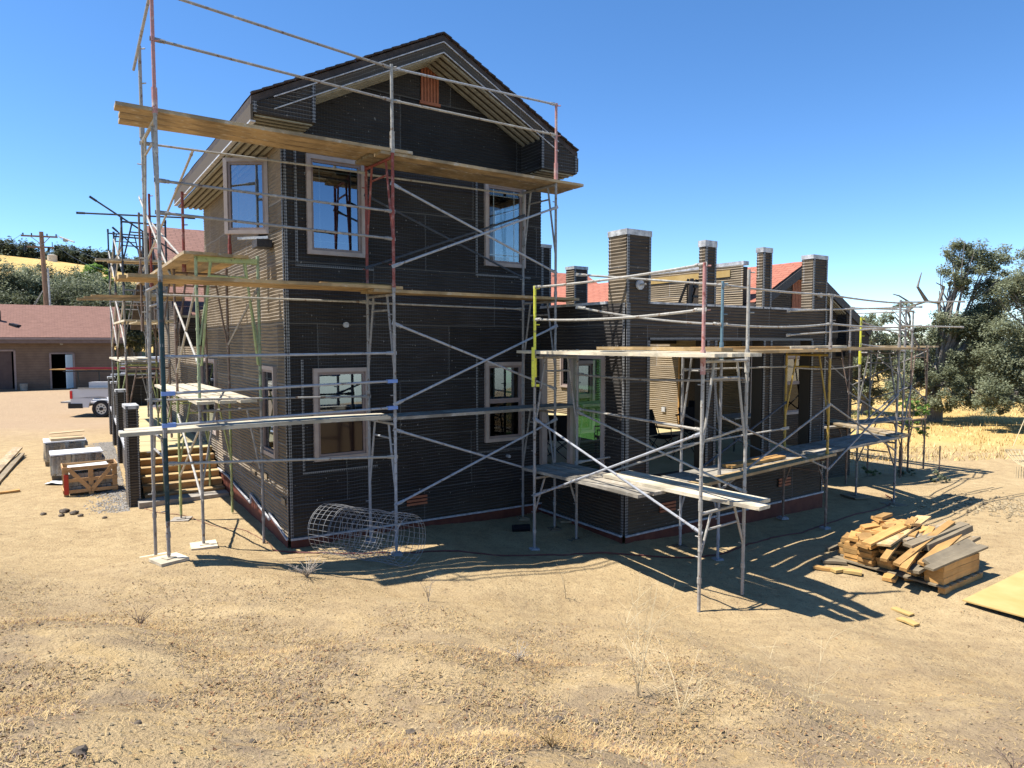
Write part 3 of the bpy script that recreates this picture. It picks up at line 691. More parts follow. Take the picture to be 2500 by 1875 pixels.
pad(S1, f1, .45, .34, 'plank_bright', .9); pad(S1, b1, .15, .34, 'plank_bright', .7); pad(S1, f2, -.02, .16, 'zinc'); pad(S1, b2, -.02, .16, 'zinc')
pad(S1, f4, -.12, .2, 'fir_old'); pad(S1, b4, -.1, .2, 'fir_old')
post(S1, f1, L3, 7.32, 'pinkm'); post(S1, b1, L3, 7.05, 'galv_light'); post(S1, f2, L3, 7.10, 'galv_light'); post(S1, f4, L3, 7.14, 'pinkm')
gr = lambda p, q, z1, z2, **k: rod(S1, k.pop('name', 'guard_rail'), Vector((p.x, p.y, z1)), Vector((q.x, q.y, z2)), **k)
gr(f1, f2, 7.28, 7.05, mat='galv'); gr(f1, f2, 6.72, 6.60, mat='galv'); gr(f2, f4, 7.05, 7.12, mat='zinc'); gr(f2, f4, 6.60, 6.62, mat='galv_light')
rod(S1, 'guard_rail', Vector((f1.x, f1.y, 7.30)), X(-1.9, .15, 6.78), 'zinc', flat=False)
gr(b1, b2, 5.79, 5.74, mat='galv_light', r=.016); gr(b2, b4, 5.72, 5.76, mat='galv_light', r=.016)
gr(b1, b2, 3.79, 3.77, mat='galv_light', r=.016); gr(b2, b4, 3.76, 3.74, mat='galv_light', r=.016)
gr(f1, f2, 5.08, 5.03, mat='galv'); gr(f1, f2, 4.70, 4.64, mat='galv')
gr(f1, f2, 2.97, 2.99, mat='zinc'); gr(f1, f2, 2.52, 2.58, mat='zinc', ends=(0, 1)); gr(f1, f2, 2.13, 2.19, mat='zinc', ends=(0, 1)); gr(f1, f2, 1.66, 1.46, mat='galv_light')
gr(b1, b2, 2.36, 2.30, mat='galv', r=.015)
def xbr(par, p, q, za, zb, zc, zd, mat='zinc'):
    rod(par, 'cross_brace', Vector((p.x, p.y, za)), Vector((q.x, q.y, zb)), mat); rod(par, 'cross_brace', Vector((p.x, p.y, zc))-WV3*.02, Vector((q.x, q.y, zd))-WV3*.02, mat)
xbr(S1, f2, f4, 5.42, 4.33, 4.25, 5.42); xbr(S1, f2, f4, 3.42, 2.35, 2.24, 3.42); xbr(S1, f2, f4, 1.86, .82, .75, 1.82)
xbr(S1, b2, b4, 5.4, 4.3, 4.3, 5.4, 'darkm')
G = 'planks on the tower scaffold'
def deck(s0, s1, z, ts, labs, mat='plank', jit=.12, dz=0):
    for t, lb in zip(ts, labs):
        m_ = mat if isinstance(mat, str) else mat.pop(0)
        plank(X(s0+random.uniform(-jit, jit), t, z), X(s1+random.uniform(-jit, jit), t, z+dz), lb, mat=m_)
deck(-2.20, 1.55, L3+.0, (-1.10, -.82, -.55), ['outer board of the top deck left bay, overhanging its end', 'middle board of the top deck left bay', 'inner board of the top deck left bay'], 'plank', .06)
deck(1.0, 4.75, L3-.05, (-1.08, -.80, -.53), ['outer board of the top deck right bay, nearest the sky end', 'middle board of the top deck right bay', 'inner board of the top deck right bay, over the window'], 'plank', .05)
deck(-2.25, 1.35, L2+.0, (-1.05, -.78, -.5), ['outer board of the middle deck left bay, past the corner pole', 'middle board of the middle deck left bay', 'inner board of the middle deck left bay'], 'plank_new', .1)
deck(.92, 4.75, L2-.05, (-1.05, -.78), ['outer board of the middle deck right bay, below the upper windows', 'inner board of the middle deck right bay'], 'plank_new', .06)
plank(X(.3, -.62, L2+.05), X(1.45, -.62, L2+.05), 'short board doubled on the middle deck beside the centre pole', mat='fir')
deck(-2.25, 1.15, L1+.0, (-1.05, -.78), ['outer board of the lowest tower deck left bay, pale in the sun', 'inner board of the lowest tower deck left bay'], 'plank_bright', .1)
deck(.95, 4.75, L1-.02, (-1.05, -.78), ['outer grey board of the lowest tower deck right bay', 'inner grey board of the lowest tower deck right bay'], 'plank_grey', .05)
# ---------- 2. porch scaffold (near corner)
Q1, Q2, QM, QT = 1.06, 2.97, 3.52, 4.05
S2 = thing('scaffold', X(4.2, -3.3, -.2), 'low scaffold bay reaching towards the camera from the porch corner', 'scaffold', 'scaffolds around the house')
p3, p5, F1, F2 = X(3.33, -1.78), X(4.24, -1.72), X(3.72, -4.78), X(4.68, -4.70)
frame(S2, p3, p5, .1, Q1, 'galv', zA=-.15, zB=-.15); frame(S2, F1, F2, .1, Q1, 'galv_light', zA=-.25, zB=-.25)
frame(S2, p3, p5, Q1+.02, Q2, 'galv'); frame(S2, F1, F2, Q1+.02, Q2, 'galv_light')
pad(S2, p5, -.18, .3, 'fir_old'); pad(S2, p3, -.17, .14, 'zinc')
post(S2, p3, Q2-.35, 4.02, 'yellowm', 'bright yellow guard post'); post(S2, F1, Q2-.2, 4.12, 'pinkm', 'faded red guard post'); post(S2, F2, Q2-.2, 4.1, 'galv_light')
MB().bar(Vector((p3.x, p3.y, Q2-.5))-UV3*.03, Vector((p3.x, p3.y, Q2+.1))-UV3*.03, .05, .03).bar(Vector((p3.x, p3.y, Q2-.5))-UV3*.05, Vector((p3.x, p3.y, Q2-.5))+UV3*.08, .03, .04).build('post_bracket', M['yellowm'], S2)
Z = lambda p, z: Vector((p.x, p.y, z))
rod(S2, 'guard_rail', Z(p3, 4.0), Z(F1, 4.1), 'galv_light', sag=.03); rod(S2, 'guard_rail', Z(p3, 3.5), Z(F1, 3.55), 'galv_light', sag=.05)
rod(S2, 'cross_brace', Z(p3, .72), Z(F1, 2.02), 'zinc'); rod(S2, 'cross_brace', Z(p3, 1.95), Z(F1, .77), 'zinc')
rod(S2, 'cross_brace', Z(p5, 2.0), Z(F2, 1.15), 'galv_light'); rod(S2, 'cross_brace', Z(p5, .8), Z(F2, 2.02), 'galv_light')
rod(S2, 'guard_rail', Z(p5, 2.05), Z(F1, 2.06), 'galv_light'); rod(S2, 'guard_rail', Z(p5, 2.62), Z(F2, 2.66), 'galv', sag=.05)
for t, lb, mt, sx in ((3.60, 'outer board of the near low deck, in shade and sun', 'plank_grey', 0), (3.90, 'middle board of the near low deck', 'plank_grey', 0), (4.2, 'inner board of the near low deck by the porch corner', 'plank_grey', 0)):
    plank(X(t-.1, -1.35, Q1+.0), X(t+.02, -3.9, Q1+.0), lb, mat=mt)
plank(X(4.02, -2.75, Q1+.055), X(4.22, -5.35, Q1+.05), 'left one of two sunlit white boards sticking out at the near corner', mat='plank_bright')
plank(X(4.34, -2.75, Q1+.055), X(4.50, -5.15, Q1+.05), 'right one of two sunlit white boards sticking out at the near corner', mat='plank_bright')
for t, lb in ((3.55, 'outer board of the near upper deck'), (3.86, 'middle board of the near upper deck'), (4.2, 'inner board of the near upper deck')):
    plank(X(t-.12, -1.3, Q2+.0), X(t+.05, -5.15, Q2+.0), lb, mat='plank_bright')
plank(X(4.35, -2.2, Q2+.06), X(4.40, -4.6, Q2+.06), 'doubled board lying on the near upper deck', mat='plank_new')
# ---------- 3. scaffold along the porch front
S3 = thing('scaffold', X(8.8, -3.0, -.25), 'two bay scaffold standing along the porch front openings', 'scaffold', 'scaffolds around the house')
A_, a_ = X(5.62, -3.52), X(5.56, -2.80); B_, b_ = X(8.86, -3.34), X(8.70, -2.56); C_, c_ = X(12.15, -2.92), X(12.10, -2.1)
for (p, q, z, c) in ((A_, a_, -.27, ('zinc', 'galv')), (B_, b_, -.3, ('brownm', 'orangem')), (C_, c_, -.38, ('galv', 'galv'))):
    frame(S3, p, q, .05, Q1-.03, c[0], zA=z, zB=z+.04); frame(S3, p, q, Q1, Q2, c[1])
pad(S3, c_, -.36, .45, 'fir_old'); pad(S3, b_, -.27, .16, 'zinc'); pad(S3, a_, -.24, .2, 'fir_old'); pad(S3, A_, -.28, .14, 'zinc'); pad(S3, B_, -.32, .14, 'zinc'); pad(S3, C_, -.40, .4, 'fir_old')
post(S3, A_, Q2-.1, 4.08, 'bluem'); post(S3, B_, Q2-.1, 4.02, 'galv'); post(S3, C_, Q2-.1, 4.05, 'galv'); post(S3, c_, Q2-.3, 3.7, 'yellowm', 'bright yellow guard post')
rod(S3, 'guard_rail', Z(p5, 4.25), Z(A_, 4.02), 'galv_light'); rod(S3, 'guard_rail', Z(p5, 3.72), Z(A_, 3.42), 'galv_light', sag=.05)
rod(S3, 'guard_rail', Z(A_, 4.02), Z(B_, 4.0), 'galv_light', sag=.02); rod(S3, 'guard_rail', Z(A_, 3.42), Z(B_, 3.48), 'galv_light', sag=.05)
rod(S3, 'guard_rail', Z(B_, 4.0), Z(C_, 3.98), 'galv_light', sag=.02); rod(S3, 'guard_rail', Z(B_, 3.48), Z(C_, 3.46), 'galv_light', sag=.02)
rod(S3, 'guard_rail', Z(b_, 3.74), X(14.6, -2.2, 4.0), 'galv_light'); rod(S3, 'guard_rail', Z(b_, 3.28), X(14.6, -2.2, 3.55), 'galv_light')
rod(S3, 'guard_rail', Z(C_, 4.0), X(14.9, -3.0, 4.1), 'galv_light'); rod(S3, 'guard_rail', Z(C_, 3.5), X(14.9, -3.0, 3.5), 'galv_light')
xbr(S3, A_, B_, 2.0, .82, .85, 2.0, 'galv'); xbr(S3, B_, C_, 2.03, .8, .8, 2.02, 'galv')
xbr(S3, a_, b_, 1.98, .85, .85, 2.0, 'darkm')
rod(S3, 'guard_rail', Z(a_, 2.70), Z(b_, 2.68), 'galv_light', r=.015); rod(S3, 'guard_rail', Z(b_, 2.68), Z(c_, 2.62), 'galv_light', r=.015, sag=.06)
rod(S3, 'cross_brace', Z(F1, 1.55), Z(B_, 2.1), 'galv_light') if False else None
rod(S3, 'cross_brace', Z(p5, 1.15), X(7.6, -3.35, 1.66), 'galv_light', r=.016)
for t, lb, mt, z in ((-3.38, 'outer board of the low deck in front of the porch left bay', 'plank_new', Q1-.02), (-3.1, 'middle grey board of the low deck in front of the porch left bay', 'plank_grey', Q1-.02), (-2.84, 'inner grey board of the low deck in front of the porch left bay', 'plank_grey', Q1-.02)):
    plank(X(4.25, t-.42, z), X(9.1, t+.13, z), lb, mat=mt)
plank(X(6.2, -3.2, Q1+.03), X(7.8, -3.1, Q1+.03), 'short orange board on the low porch deck', mat='fir', w=.2)
for t, lb in ((-3.22, 'outer board of the low deck in front of the porch right bay'), (-2.94, 'middle board of the low deck in front of the porch right bay'), (-2.68, 'inner board of the low deck in front of the porch right bay')):
    plank(X(8.55, t, Q1+.02), X(12.5, t+.35, Q1+.02), lb, mat='plank_grey')
for i, (t, lb) in enumerate(((-3.40, 'outer board of the upper porch deck left bay'), (-3.12, 'middle board of the upper porch deck left bay'), (-2.84, 'inner board of the upper porch deck left bay'))):
    plank(X(4.4, t-.45, Q2+.0), X(9.1, t+.12, Q2-.0), lb, mat='plank_new' if i != 1 else 'plank')
plank(X(5.3, -3.3, Q2+.06), X(7.9, -3.15, Q2+.06), 'short doubled board on the upper porch deck left bay', mat='fir'); plank(X(7.7, -3.2, Q2+.06), X(9.7, -3.05, Q2+.07), 'overlapping board above the joint of the upper porch deck', mat='plank_bright')
for t, lb in ((-3.20, 'outer board of the upper porch deck right bay'), (-2.92, 'middle board of the upper porch deck right bay'), (-2.64, 'inner board of the upper porch deck right bay')):
    plank(X(8.5, t, Q2+.03), X(12.75, t+.32, Q2+.02), lb, mat='plank_new')
# ---------- 4. scaffold round the far right corner
S4 = thing('scaffold', X(14.3, -1.6, -.4), 'far scaffold round the right hand corner of the house', 'scaffold', 'scaffolds around the house')
R4 = [(X(13.6, -1.0), X(13.6, -.1)), (X(15.9, -1.2), X(15.9, -.3)), (X(16.9, -.9), X(17.8, -.9)), (X(16.9, 1.9), X(17.8, 1.9)), (X(16.9, 4.8), X(17.8, 4.8))]
for i, (p, q) in enumerate(R4):
    frame(S4, p, q, -.1, 1.02, 'brownm', zA=-.5, zB=-.5); frame(S4, p, q, 1.05, 3.0, 'galv' if i % 2 else 'brownm')
    post(S4, p, 2.9, 4.0, 'galv')
for (p, q), (r_, s_) in zip(R4, R4[1:]):
    rod(S4, 'guard_rail', Z(p, 4.0), Z(r_, 4.0), 'galv_light'); rod(S4, 'guard_rail', Z(p, 3.5), Z(r_, 3.45), 'galv')
    xbr(S4, p, r_, 1.9, .85, .8, 1.95, 'galv')
    rod(S4, 'cross_brace', Z(q, 2.9), Z(s_, 1.5), 'galv')
rod(S4, 'guard_rail', Z(c_, 3.6), Z(R4[1][0], 3.3), 'galv'); rod(S4, 'guard_rail', Z(c_, 3.1), Z(R4[1][0], 2.9), 'galv')
for t, lb in ((-1.0, 'front board of the far right low deck'), (-.72, 'back board of the far right low deck')):
    plank(X(12.6, t, 1.05), X(16.4, t-.1, 1.05), lb, mat='plank_grey')
for s, lb in ((12.0, 'left cross board joining the porch deck to the far deck'), (12.35, 'right cross board joining the porch deck to the far deck')):
    plank(X(s, -3.0, 1.11), X(s+1.4, -.5, 1.11), lb, mat='plank')
for t, lb in ((-.85, 'front board of the far right upper deck'), (-.58, 'back board of the far right upper deck')):
    plank(X(12.4, t, 2.98), X(16.6, t-.1, 2.96), lb, mat='plank')
for s, lb in ((17.1, 'left long board on the side deck'), (17.45, 'right long board on the side deck')): plank(X(s, -1.3, 3.0), X(s, 5.2, 3.0), lb, mat='plank')
# ---------- 5. scaffold along the left wall (green frames)
S5 = thing('scaffold', X(-.72, 2.5, .1), 'scaffold with lime and sage frames along the sunlit side wall', 'scaffold', 'scaffolds around the house')
Zb = [.05, .02, .1]
RW = [(X(-1.15, .45), X(-.28, .45)), (X(-1.15, 2.6), X(-.30, 2.6)), (X(-1.15, 4.7), X(-.3, 4.7))]
K1, K2 = 2.22, 4.40
for i, (p, q) in enumerate(RW):
    frame(S5, p, q, .35, K1-.03, ('galv', 'lime', 'lime')[i], zA=.12, zB=-.05 if i == 0 else .05)
    frame(S5, p, q, K1, K2, ('sage', 'brownm', 'brownm')[i])
pad(S5, RW[0][0], .1, .36, 'plank_bright', .5); pad(S5, RW[0][1], -.05, .14, 'zinc'); pad(S5, RW[1][0], .02, .3, 'concrete', .2)
# bright lime head and V of the nearest frame
h = MB(); p, q = RW[0]; P = lambda f, z: p.lerp(q, f)+ZV*z-WV3*.03
h.bar(P(.02, K2-.03), P(.98, K2-.03), .05, .075); h.tube(P(.22, K2-.05), P(.04, K2-1.6), .019, 8); h.tube(P(.78, K2-.05), P(.96, K2-1.6), .019, 8); h.tube(P(.2, K2-.28), P(.8, K2-.28), .016, 8)
h.build('frame_head', M['lime'], S5)
post(S5, X(-1.12, 1.7), K2-.1, 5.55, 'redm'); post(S5, X(-.42, 1.7), K2+.1, 5.3, 'redm'); post(S5, X(-1.25, 4.8), K2-.2, 6.05, 'redm'); post(S5, X(-1.3, 6.2), K2-1, 5.9, 'brownm')
rod(S5, 'cross_brace', X(-1.15, .45, 5.9), X(-1.35, 5.2, 4.6), 'galv_light'); rod(S5, 'cross_brace', X(-1.15, 1.7, 4.5), X(-1.3, 5.2, 5.7), 'galv_light')
rod(S5, 'cross_brace', X(-1.2, 2.6, 4.3), X(-1.4, 5.0, 6.0), 'galv_light')
rod(S5, 'cross_brace', X(-1.15, .45, K1+.6), X(-1.15, 2.6, K1+1.6), 'galv_light'); rod(S5, 'cross_brace', X(-1.15, .45, K2-.4), X(-1.15, 2.6, K1+.4), 'galv_light')
rod(S5, 'cross_brace', X(-.3, .45, K2-.45), X(-.3, 2.6, K2-1.3), 'galv')
rod(S5, 'cross_brace', X(-1.15, .45, 1.9), X(-1.15, 2.6, .8), 'galv_light'); rod(S5, 'cross_brace', X(-1.15, .45, .8), X(-1.15, 2.6, 1.9), 'galv_light')
for i, s in enumerate((-1.22, -1.0, -.78, -.56)):
    plank(X(s, .25+.03*i, K2), X(s, 6.7, K2), ['outermost', 'second', 'third', 'innermost'][i]+' board of the high side deck above the lime frame', mat='plank_new' if i % 2 else 'plank')
for i, s in enumerate((-1.0, -.70, -.40)):
    plank(X(s-.1, .25, K1+.02), X(s-.1, 5.2, K1+.02), ['outer', 'middle', 'inner'][i]+' sunlit board of the lower side deck', mat='plank_bright')
# ---------- 6. scaffold on the deck further back
S6 = thing('scaffold', X(-1.0, 9, .85), 'jumbled scaffold on the wooden deck behind the tower', 'scaffold', 'scaffolds around the house')
R6 = [(X(-1.52, 7.6), X(-.62, 7.6)), (X(-1.5, 10.2), X(-.6, 10.2)), (X(-1.45, 13.0), X(-.55, 13.0))]
for i, (p, q) in enumerate(R6):
    frame(S6, p, q, .86, 2.6, ('brownm', 'lime', 'galv')[i]); frame(S6, p, q, 2.62, 4.4, ('galv', 'brownm', 'galv')[i]); frame(S6, p, q, 4.42, 5.95 if i < 2 else 6.4, ('darkm', 'darkm', 'darkm')[i])
for (p, q), (r_, s_) in zip(R6, R6[1:]):
    xbr(S6, p, r_, 4.2, 3.0, 3.0, 4.2, 'galv_light'); xbr(S6, q, s_, 2.4, 1.2, 1.2, 2.4, 'brownm'); xbr(S6, p, r_, 5.8, 4.7, 4.7, 5.8, 'galv_light')
    rod(S6, 'guard_rail', Z(p, 5.3), Z(r_, 5.25), 'galv_light')
rod(S6, 'guard_rail', X(-2.35, 7.6, 6.0), X(.0, 7.6, 6.12), 'darkm', r=.02); rod(S6, 'guard_rail', X(-2.1, 7.5, 6.35), X(.1, 8.2, 5.05), 'darkm', r=.02)
rod(S6, 'cross_brace', X(-1.5, 10.2, 6.1), X(-.2, 10.2, 4.9), 'darkm')
for i, (s0, z, mt) in enumerate(((-1.45, 4.98, 'plank_bright'), (-1.2, 4.98, 'plank'))): plank(X(s0-.6, 7.7+i*.25, z), X(s0+1.2, 7.7+i*.25, z+.05), ['front', 'back'][i]+' board on the high deck behind the pole at left', mat=mt)
for i in range(3): plank(X(-2.45+i*.14, 7.0+i*.2, 4.05+.05*i), X(-.35, 7.0+i*.2, 4.1+.05*i), ['lowest', 'middle', 'topmost'][i]+' of three long boards sticking out left behind the tower', mat='plank_new')
for i in range(4): plank(X(-1.42+.27*i, 7.4, 3.62), X(-1.42+.27*i, 10.6, 3.62), ['leftmost', 'second', 'third', 'rightmost'][i]+' board of the sunlit deck behind the dark green pole', mat='plank_bright')
for i in range(3): plank(X(-1.4+.28*i, 9.2, 2.66), X(-1.4+.28*i, 13.2, 2.66), ['left', 'middle', 'right'][i]+' board of the lowest deck at the back, by the dark railing wall', mat='plank_bright')
# ================================================================ terrain
CP = [(-4.25,8.31,.45),(-5.19,9.65,.16),(-1.65,9.88,0),(-2.2,10.5,0),(.35,10.66,-.15),(1.03,11.27,-.15),(.77,11.75,-.1),(2.36,8.41,-.25),(3.1,9.04,-.26),(3.3,10.5,-.26),
 (5.86,12.5,-.31),(8.3,14.7,-.38),(-4.63,10.1,.1),(-3.9,10.5,0),(-4.9,11.8,.02),(-7.3,13,0),(-9.1,13.6,0),(-8.3,14,0),(-3.4,10.3,0),(9.5,19.6,-.62),(5.2,10,-.22),(6.7,9.3,-.26),(5.1,8.4,-.38),(7.2,8.6,-.3),
 (-14.3,24,-.1),(-18.5,30.8,-.32),(-28,41.5,.33),(-20,20,-.1),(18.5,30,-.35),(12,20,-.55),(14,12,-.6),(30,40,-.6),(10,50,-.8),(0,40,-.2),(-1,8.6,.10),(1.2,8.0,-.12),(-3,7.4,.42),
 (0,0,1.5),(-2.5,2.6,1.3),(0,2.6,1.22),(2.5,2.6,1.05),(-3.6,4.6,.98),(-1,4.8,.80),(1.2,4.8,.62),(3.8,4.8,.32),(-6.5,6.5,.78),(-1.5,6.6,.36),(1,6.6,.16),(3.4,6.6,-.12),(-9,9,.35),(-12,6,1.0),(8,5,-.2),(5.5,6.4,-.3),(-8,0,1.9),(8,0,.6)]
def sm(a, b, x):
    t = max(0, min(1, (x-a)/(b-a))); return t*t*(3-2*t)
def hgt(x, y, fine=True):
    d = math.hypot(x, y)
    if d < 75:
        sw = sz = 0
        for cx, cy, cz in CP:
            r2 = (x-cx)**2+(y-cy)**2+.05; w = 1/(r2**1.6); sw += w; sz += w*cz
        z = sz/sw
    else: z = -.6
    k = sm(45, 75, d)
    if k > 0:
        a = x/max(y, 1)
        zr = -1.0
        if y > 0:
            rid = 0
            for (a0, z0), (a1, z1) in zip(HILL, HILL[1:]):
                if a0 <= a <= a1: rid = z0+(z1-z0)*(a-a0)/(a1-a0)
            if a < HILL[0][0]: rid = HILL[0][1]
            up = sm(52, 135, y); zr = -.6+(rid+.6)*up
            zr += noise.noise(Vector((x*.02, y*.02, 0)))*2*up*min(1, rid/10)
            fall = sm(.05, .35, a); zr -= fall*(sm(60, 130, y)*6+sm(120, 500, y)*30)
            zr -= (1-fall)*sm(160, 600, y)*(rid+12)
        else: zr = 1.5
        z = z*(1-k)+zr*k
    if fine and d < 26:
        f = 1-sm(14, 26, d)
        z += f*(-.02*max(0, math.sin((x*.55+y*.83)*2.1+noise.noise(Vector((x*.3, y*.3, 9)))*3))**8*sm(-.3, .3, noise.noise(Vector((x*.35, y*.35, 4))))+.013*noise.noise(Vector((x*1.3, y*1.3, 0)))+.010*noise.noise(Vector((x*4.7, y*4.7, 2)))+.012*noise.noise(Vector((x*11, y*11, 5))))
    return z
HILL = [(-.86, 23), (-.75, 19.9), (-.68, 18.6), (-.62, 17.4), (-.57, 16.2), (-.50, 14), (-.42, 10), (-.3, 4), (-.12, 0), (.05, -1), (2, -2)]
def G(x, y): return Vector((x, y, hgt(x, y)))
NX, NY = 330, 400
xs = [1.7*math.sinh(7.6*(i/NX-.5)*2) for i in range(NX+1)]
ys = [-3+9*(math.exp(5.3*(j/NY)**1.35)-1) if False else -2.5+2.3*math.sinh(6.9*(j/NY)) for j in range(NY+1)]
mb = MB()
for y in ys:
    for x in xs: mb.v.append(Vector((x, y, hgt(x, y))))
w_ = NX+1
for j in range(NY):
    for i in range(NX):
        q = j*w_+i; mb.f.append((q, q+1, q+w_+1, q+w_)); mb.mi.append(0)
def groundmat():
    m, nt, b = mk('dry_soil_and_golden_grass', (.4, .3, .2), .95, 0, .1)
    tc = nd(nt, 'ShaderNodeTexCoord'); P = tc.outputs['Object']
    sep = nd(nt, 'ShaderNodeSeparateXYZ'); nt.links.new(P, sep.inputs[0])
    n1 = noi(nt, P, .55, 6, .65); n2 = noi(nt, P, 4.5, 8, .7); n3 = noi(nt, P, 38, 4, .7)
    dirt = ramp(nt, n1, [(.30, (.33, .245, .135)), (.5, (.41, .318, .18)), (.72, (.47, .375, .22))])
    dirt = mix(nt, .5, dirt, ramp(nt, n2, [(.32, (.24, .175, .105)), (.5, (.41, .315, .18)), (.7, (.52, .42, .25))]))
    spk = ramp(nt, n3, [(.33, (.30,)*3), (.44, (1,)*3), (.58, (1,)*3), (.68, (1.3,)*3)]); dirt = mix(nt, .75, dirt, spk, 'MULTIPLY')
    # darker bare soil and straw-coloured patches close to the camera
    near = mth(nt, 'SUBTRACT', 1.0, nd(nt, 'ShaderNodeMapRange').outputs[0]) if False else None
    mr = nd(nt, 'ShaderNodeMapRange'); nt.links.new(sep.outputs[1], mr.inputs[0]); mr.inputs[1].default_value = 3.6; mr.inputs[2].default_value = 9.0; mr.inputs[3].default_value = 1; mr.inputs[4].default_value = 0
    p1 = ramp(nt, noi(nt, P, 1.15, 5, .6), [(.43, (0,)*3), (.55, (1,)*3)])
    f = mth(nt, 'MULTIPLY', p1, mr.outputs[0]); dirt = mix(nt, mth(nt, 'MULTIPLY', f, .66), dirt, (.17, .135, .105))
    p2 = ramp(nt, noi(nt, coords(nt, 'Object', (1.2, 2.4, 1)), 1.7, 6, .7), [(.52, (0,)*3), (.62, (1,)*3)])
    dirt = mix(nt, mth(nt, 'MULTIPLY', mth(nt, 'MULTIPLY', p2, mr.outputs[0]), .5), dirt, (.44, .32, .145))
    # golden grass further out
    gold = ramp(nt, noi(nt, coords(nt, 'Object', (1, .5, 1)), 1.6, 8, .7), [(.3, (.36, .235, .08)), (.5, (.50, .34, .12)), (.7, (.58, .42, .17))])
    gold = mix(nt, .4, gold, ramp(nt, noi(nt, P, .12, 4), [(.4, (.42, .28, .10)), (.6, (.55, .39, .16))]))
    wob = mth(nt, 'MULTIPLY', mth(nt, 'SUBTRACT', noi(nt, P, .3, 5), .5), 7.0)
    def rng(sock, a, b_):
        r = nd(nt, 'ShaderNodeMapRange'); nt.links.new(sock, r.inputs[0]); r.inputs[1].default_value = a; r.inputs[2].default_value = b_; return r.outputs[0]
    # right field starts about 20 m out, left hill past the garage
    yy = mth(nt, 'ADD', sep.outputs[1], wob)
    right = mth(nt, 'MULTIPLY', rng(yy, 21, 24), rng(sep.outputs[0], 4, 7)); far = rng(yy, 47, 55)
    g = mth(nt, 'MAXIMUM', right, far)
    # pinkish gravel yard round the truck
    yard = mth(nt, 'MULTIPLY', rng(yy, 22, 26), rng(sep.outputs[0], -5, -9)); dirt = mix(nt, mth(nt, 'MULTIPLY', yard, .7), dirt, (.34, .255, .18))
    dirt = mix(nt, 1.0, dirt, (1.0, .945, .895), 'MULTIPLY'); col = mix(nt, g, dirt, gold); nt.links.new(col, b.inputs['Base Color'])
    bump(nt, b, mth(nt, 'ADD', n2, mth(nt, 'MULTIPLY', n3, .5)), 1.0, .05); return m
M['ground'] = groundmat()
tag(mb.build('ground', M['ground'], origin=(0, 0, 0), smooth=True), 'dry bare soil rising towards the viewer and golden grass beyond', kind='structure')
# ---------------------------------------------------------------- litter on the ground
def blades(name, n, region, size, mat, lab, stand=.3, dens=None, w=.004):
    mb = MB(); c = 0; tries = 0
    while c < n and tries < n*6:
        tries += 1; y = region[2]+(region[3]-region[2])*random.random()**1.5; x = random.uniform(region[0], region[1])*max(.45, y/7)
        if dens and random.random() > dens(x, y): continue
        z = hgt(x, y)+.004; a = random.uniform(0, 6.28); l = size*random.uniform(.4, 1.5); up = l*stand*random.random()
        d = Vector((math.cos(a), math.sin(a), 0)); s = Vector((-d.y, d.x, 0))*w*random.uniform(.6, 1.5)
        p = Vector((x, y, z)); m_ = p+d*l*.5+ZV*(up*.9+.008); e = p+d*l+ZV*(up*.8)
        mb.add([p-s, p+s, m_+s*.8, m_-s*.8, e], [(0, 1, 2, 3), (3, 2, 4)]); c += 1
    tag(mb.build(name, mat, origin=(0, 0, 0)), lab, kind='stuff')
cl = lambda x, y: (sm(.36, .62, .5+.45*noise.noise(Vector((x*.8, y*1.0, 7)))+.22*noise.noise(Vector((x*2.6, y*3, 1)))+.10*noise.noise(Vector((x*7, y*8, 3))))*(1-sm(5.6, 8.6, y+max(0, x)*.5))*(1-.8*sm(.12, .5, x/y)))+.03
M['straw'] = noisy('dry_straw', (.31, .20, .08), (.50, .36, .17), 2.0, .9, 0); M['straw2'] = noisy('grey_straw', (.11, .08, .065), (.30, .22, .165), 2.0, .9, 0)
M['leaf_dry'] = noisy('fallen_oak_leaf', (.14, .065, .03), (.40, .25, .12), 1.7, .8, 0, detail=2)
blades('dry_grass', 46000, (-6.5, 6, 2.2, 9), .05, M['straw'], 'golden straw and dead grass scattered over the near slope', .3, cl, .0018)
blades('dead_stems', 22000, (-6.5, 6, 2.2, 8), .04, M['straw2'], 'grey dead stems among the straw on the near slope', .45, cl, .0015)
def leaves(name, n, mat, size, dens, lab, region=(-6.5, 6, 2.2, 9)):
    mb = MB(); c = 0; t = 0
    while c < n and t < n*8:
        t += 1; y = region[2]+(region[3]-region[2])*random.random()**1.4; x = random.uniform(region[0], region[1])*max(.45, y/7)
        if random.random() > dens(x, y): continue
        p = Vector((x, y, hgt(x, y)+.008)); l = size*random.uniform(.5, 1.4); a = random.uniform(0, 6.28); ti = random.uniform(-.7, .7)
        d = Vector((math.cos(a), math.sin(a), ti*.6)).normalized(); s = d.cross(Vector((ti, .3, 1))).normalized()*l*.35
        mb.add([p, p+d*l*.4+s+ZV*l*.25, p+d*l, p+d*l*.4-s+ZV*l*.1], [(0, 1, 2), (0, 2, 3)]); c += 1
    tag(mb.build(name, mat, origin=(0, 0, 0)), lab, kind='stuff')
leaves('fallen_leaves', 11000, M['leaf_dry'], .024, cl, 'brown curled oak leaves lying among the straw')
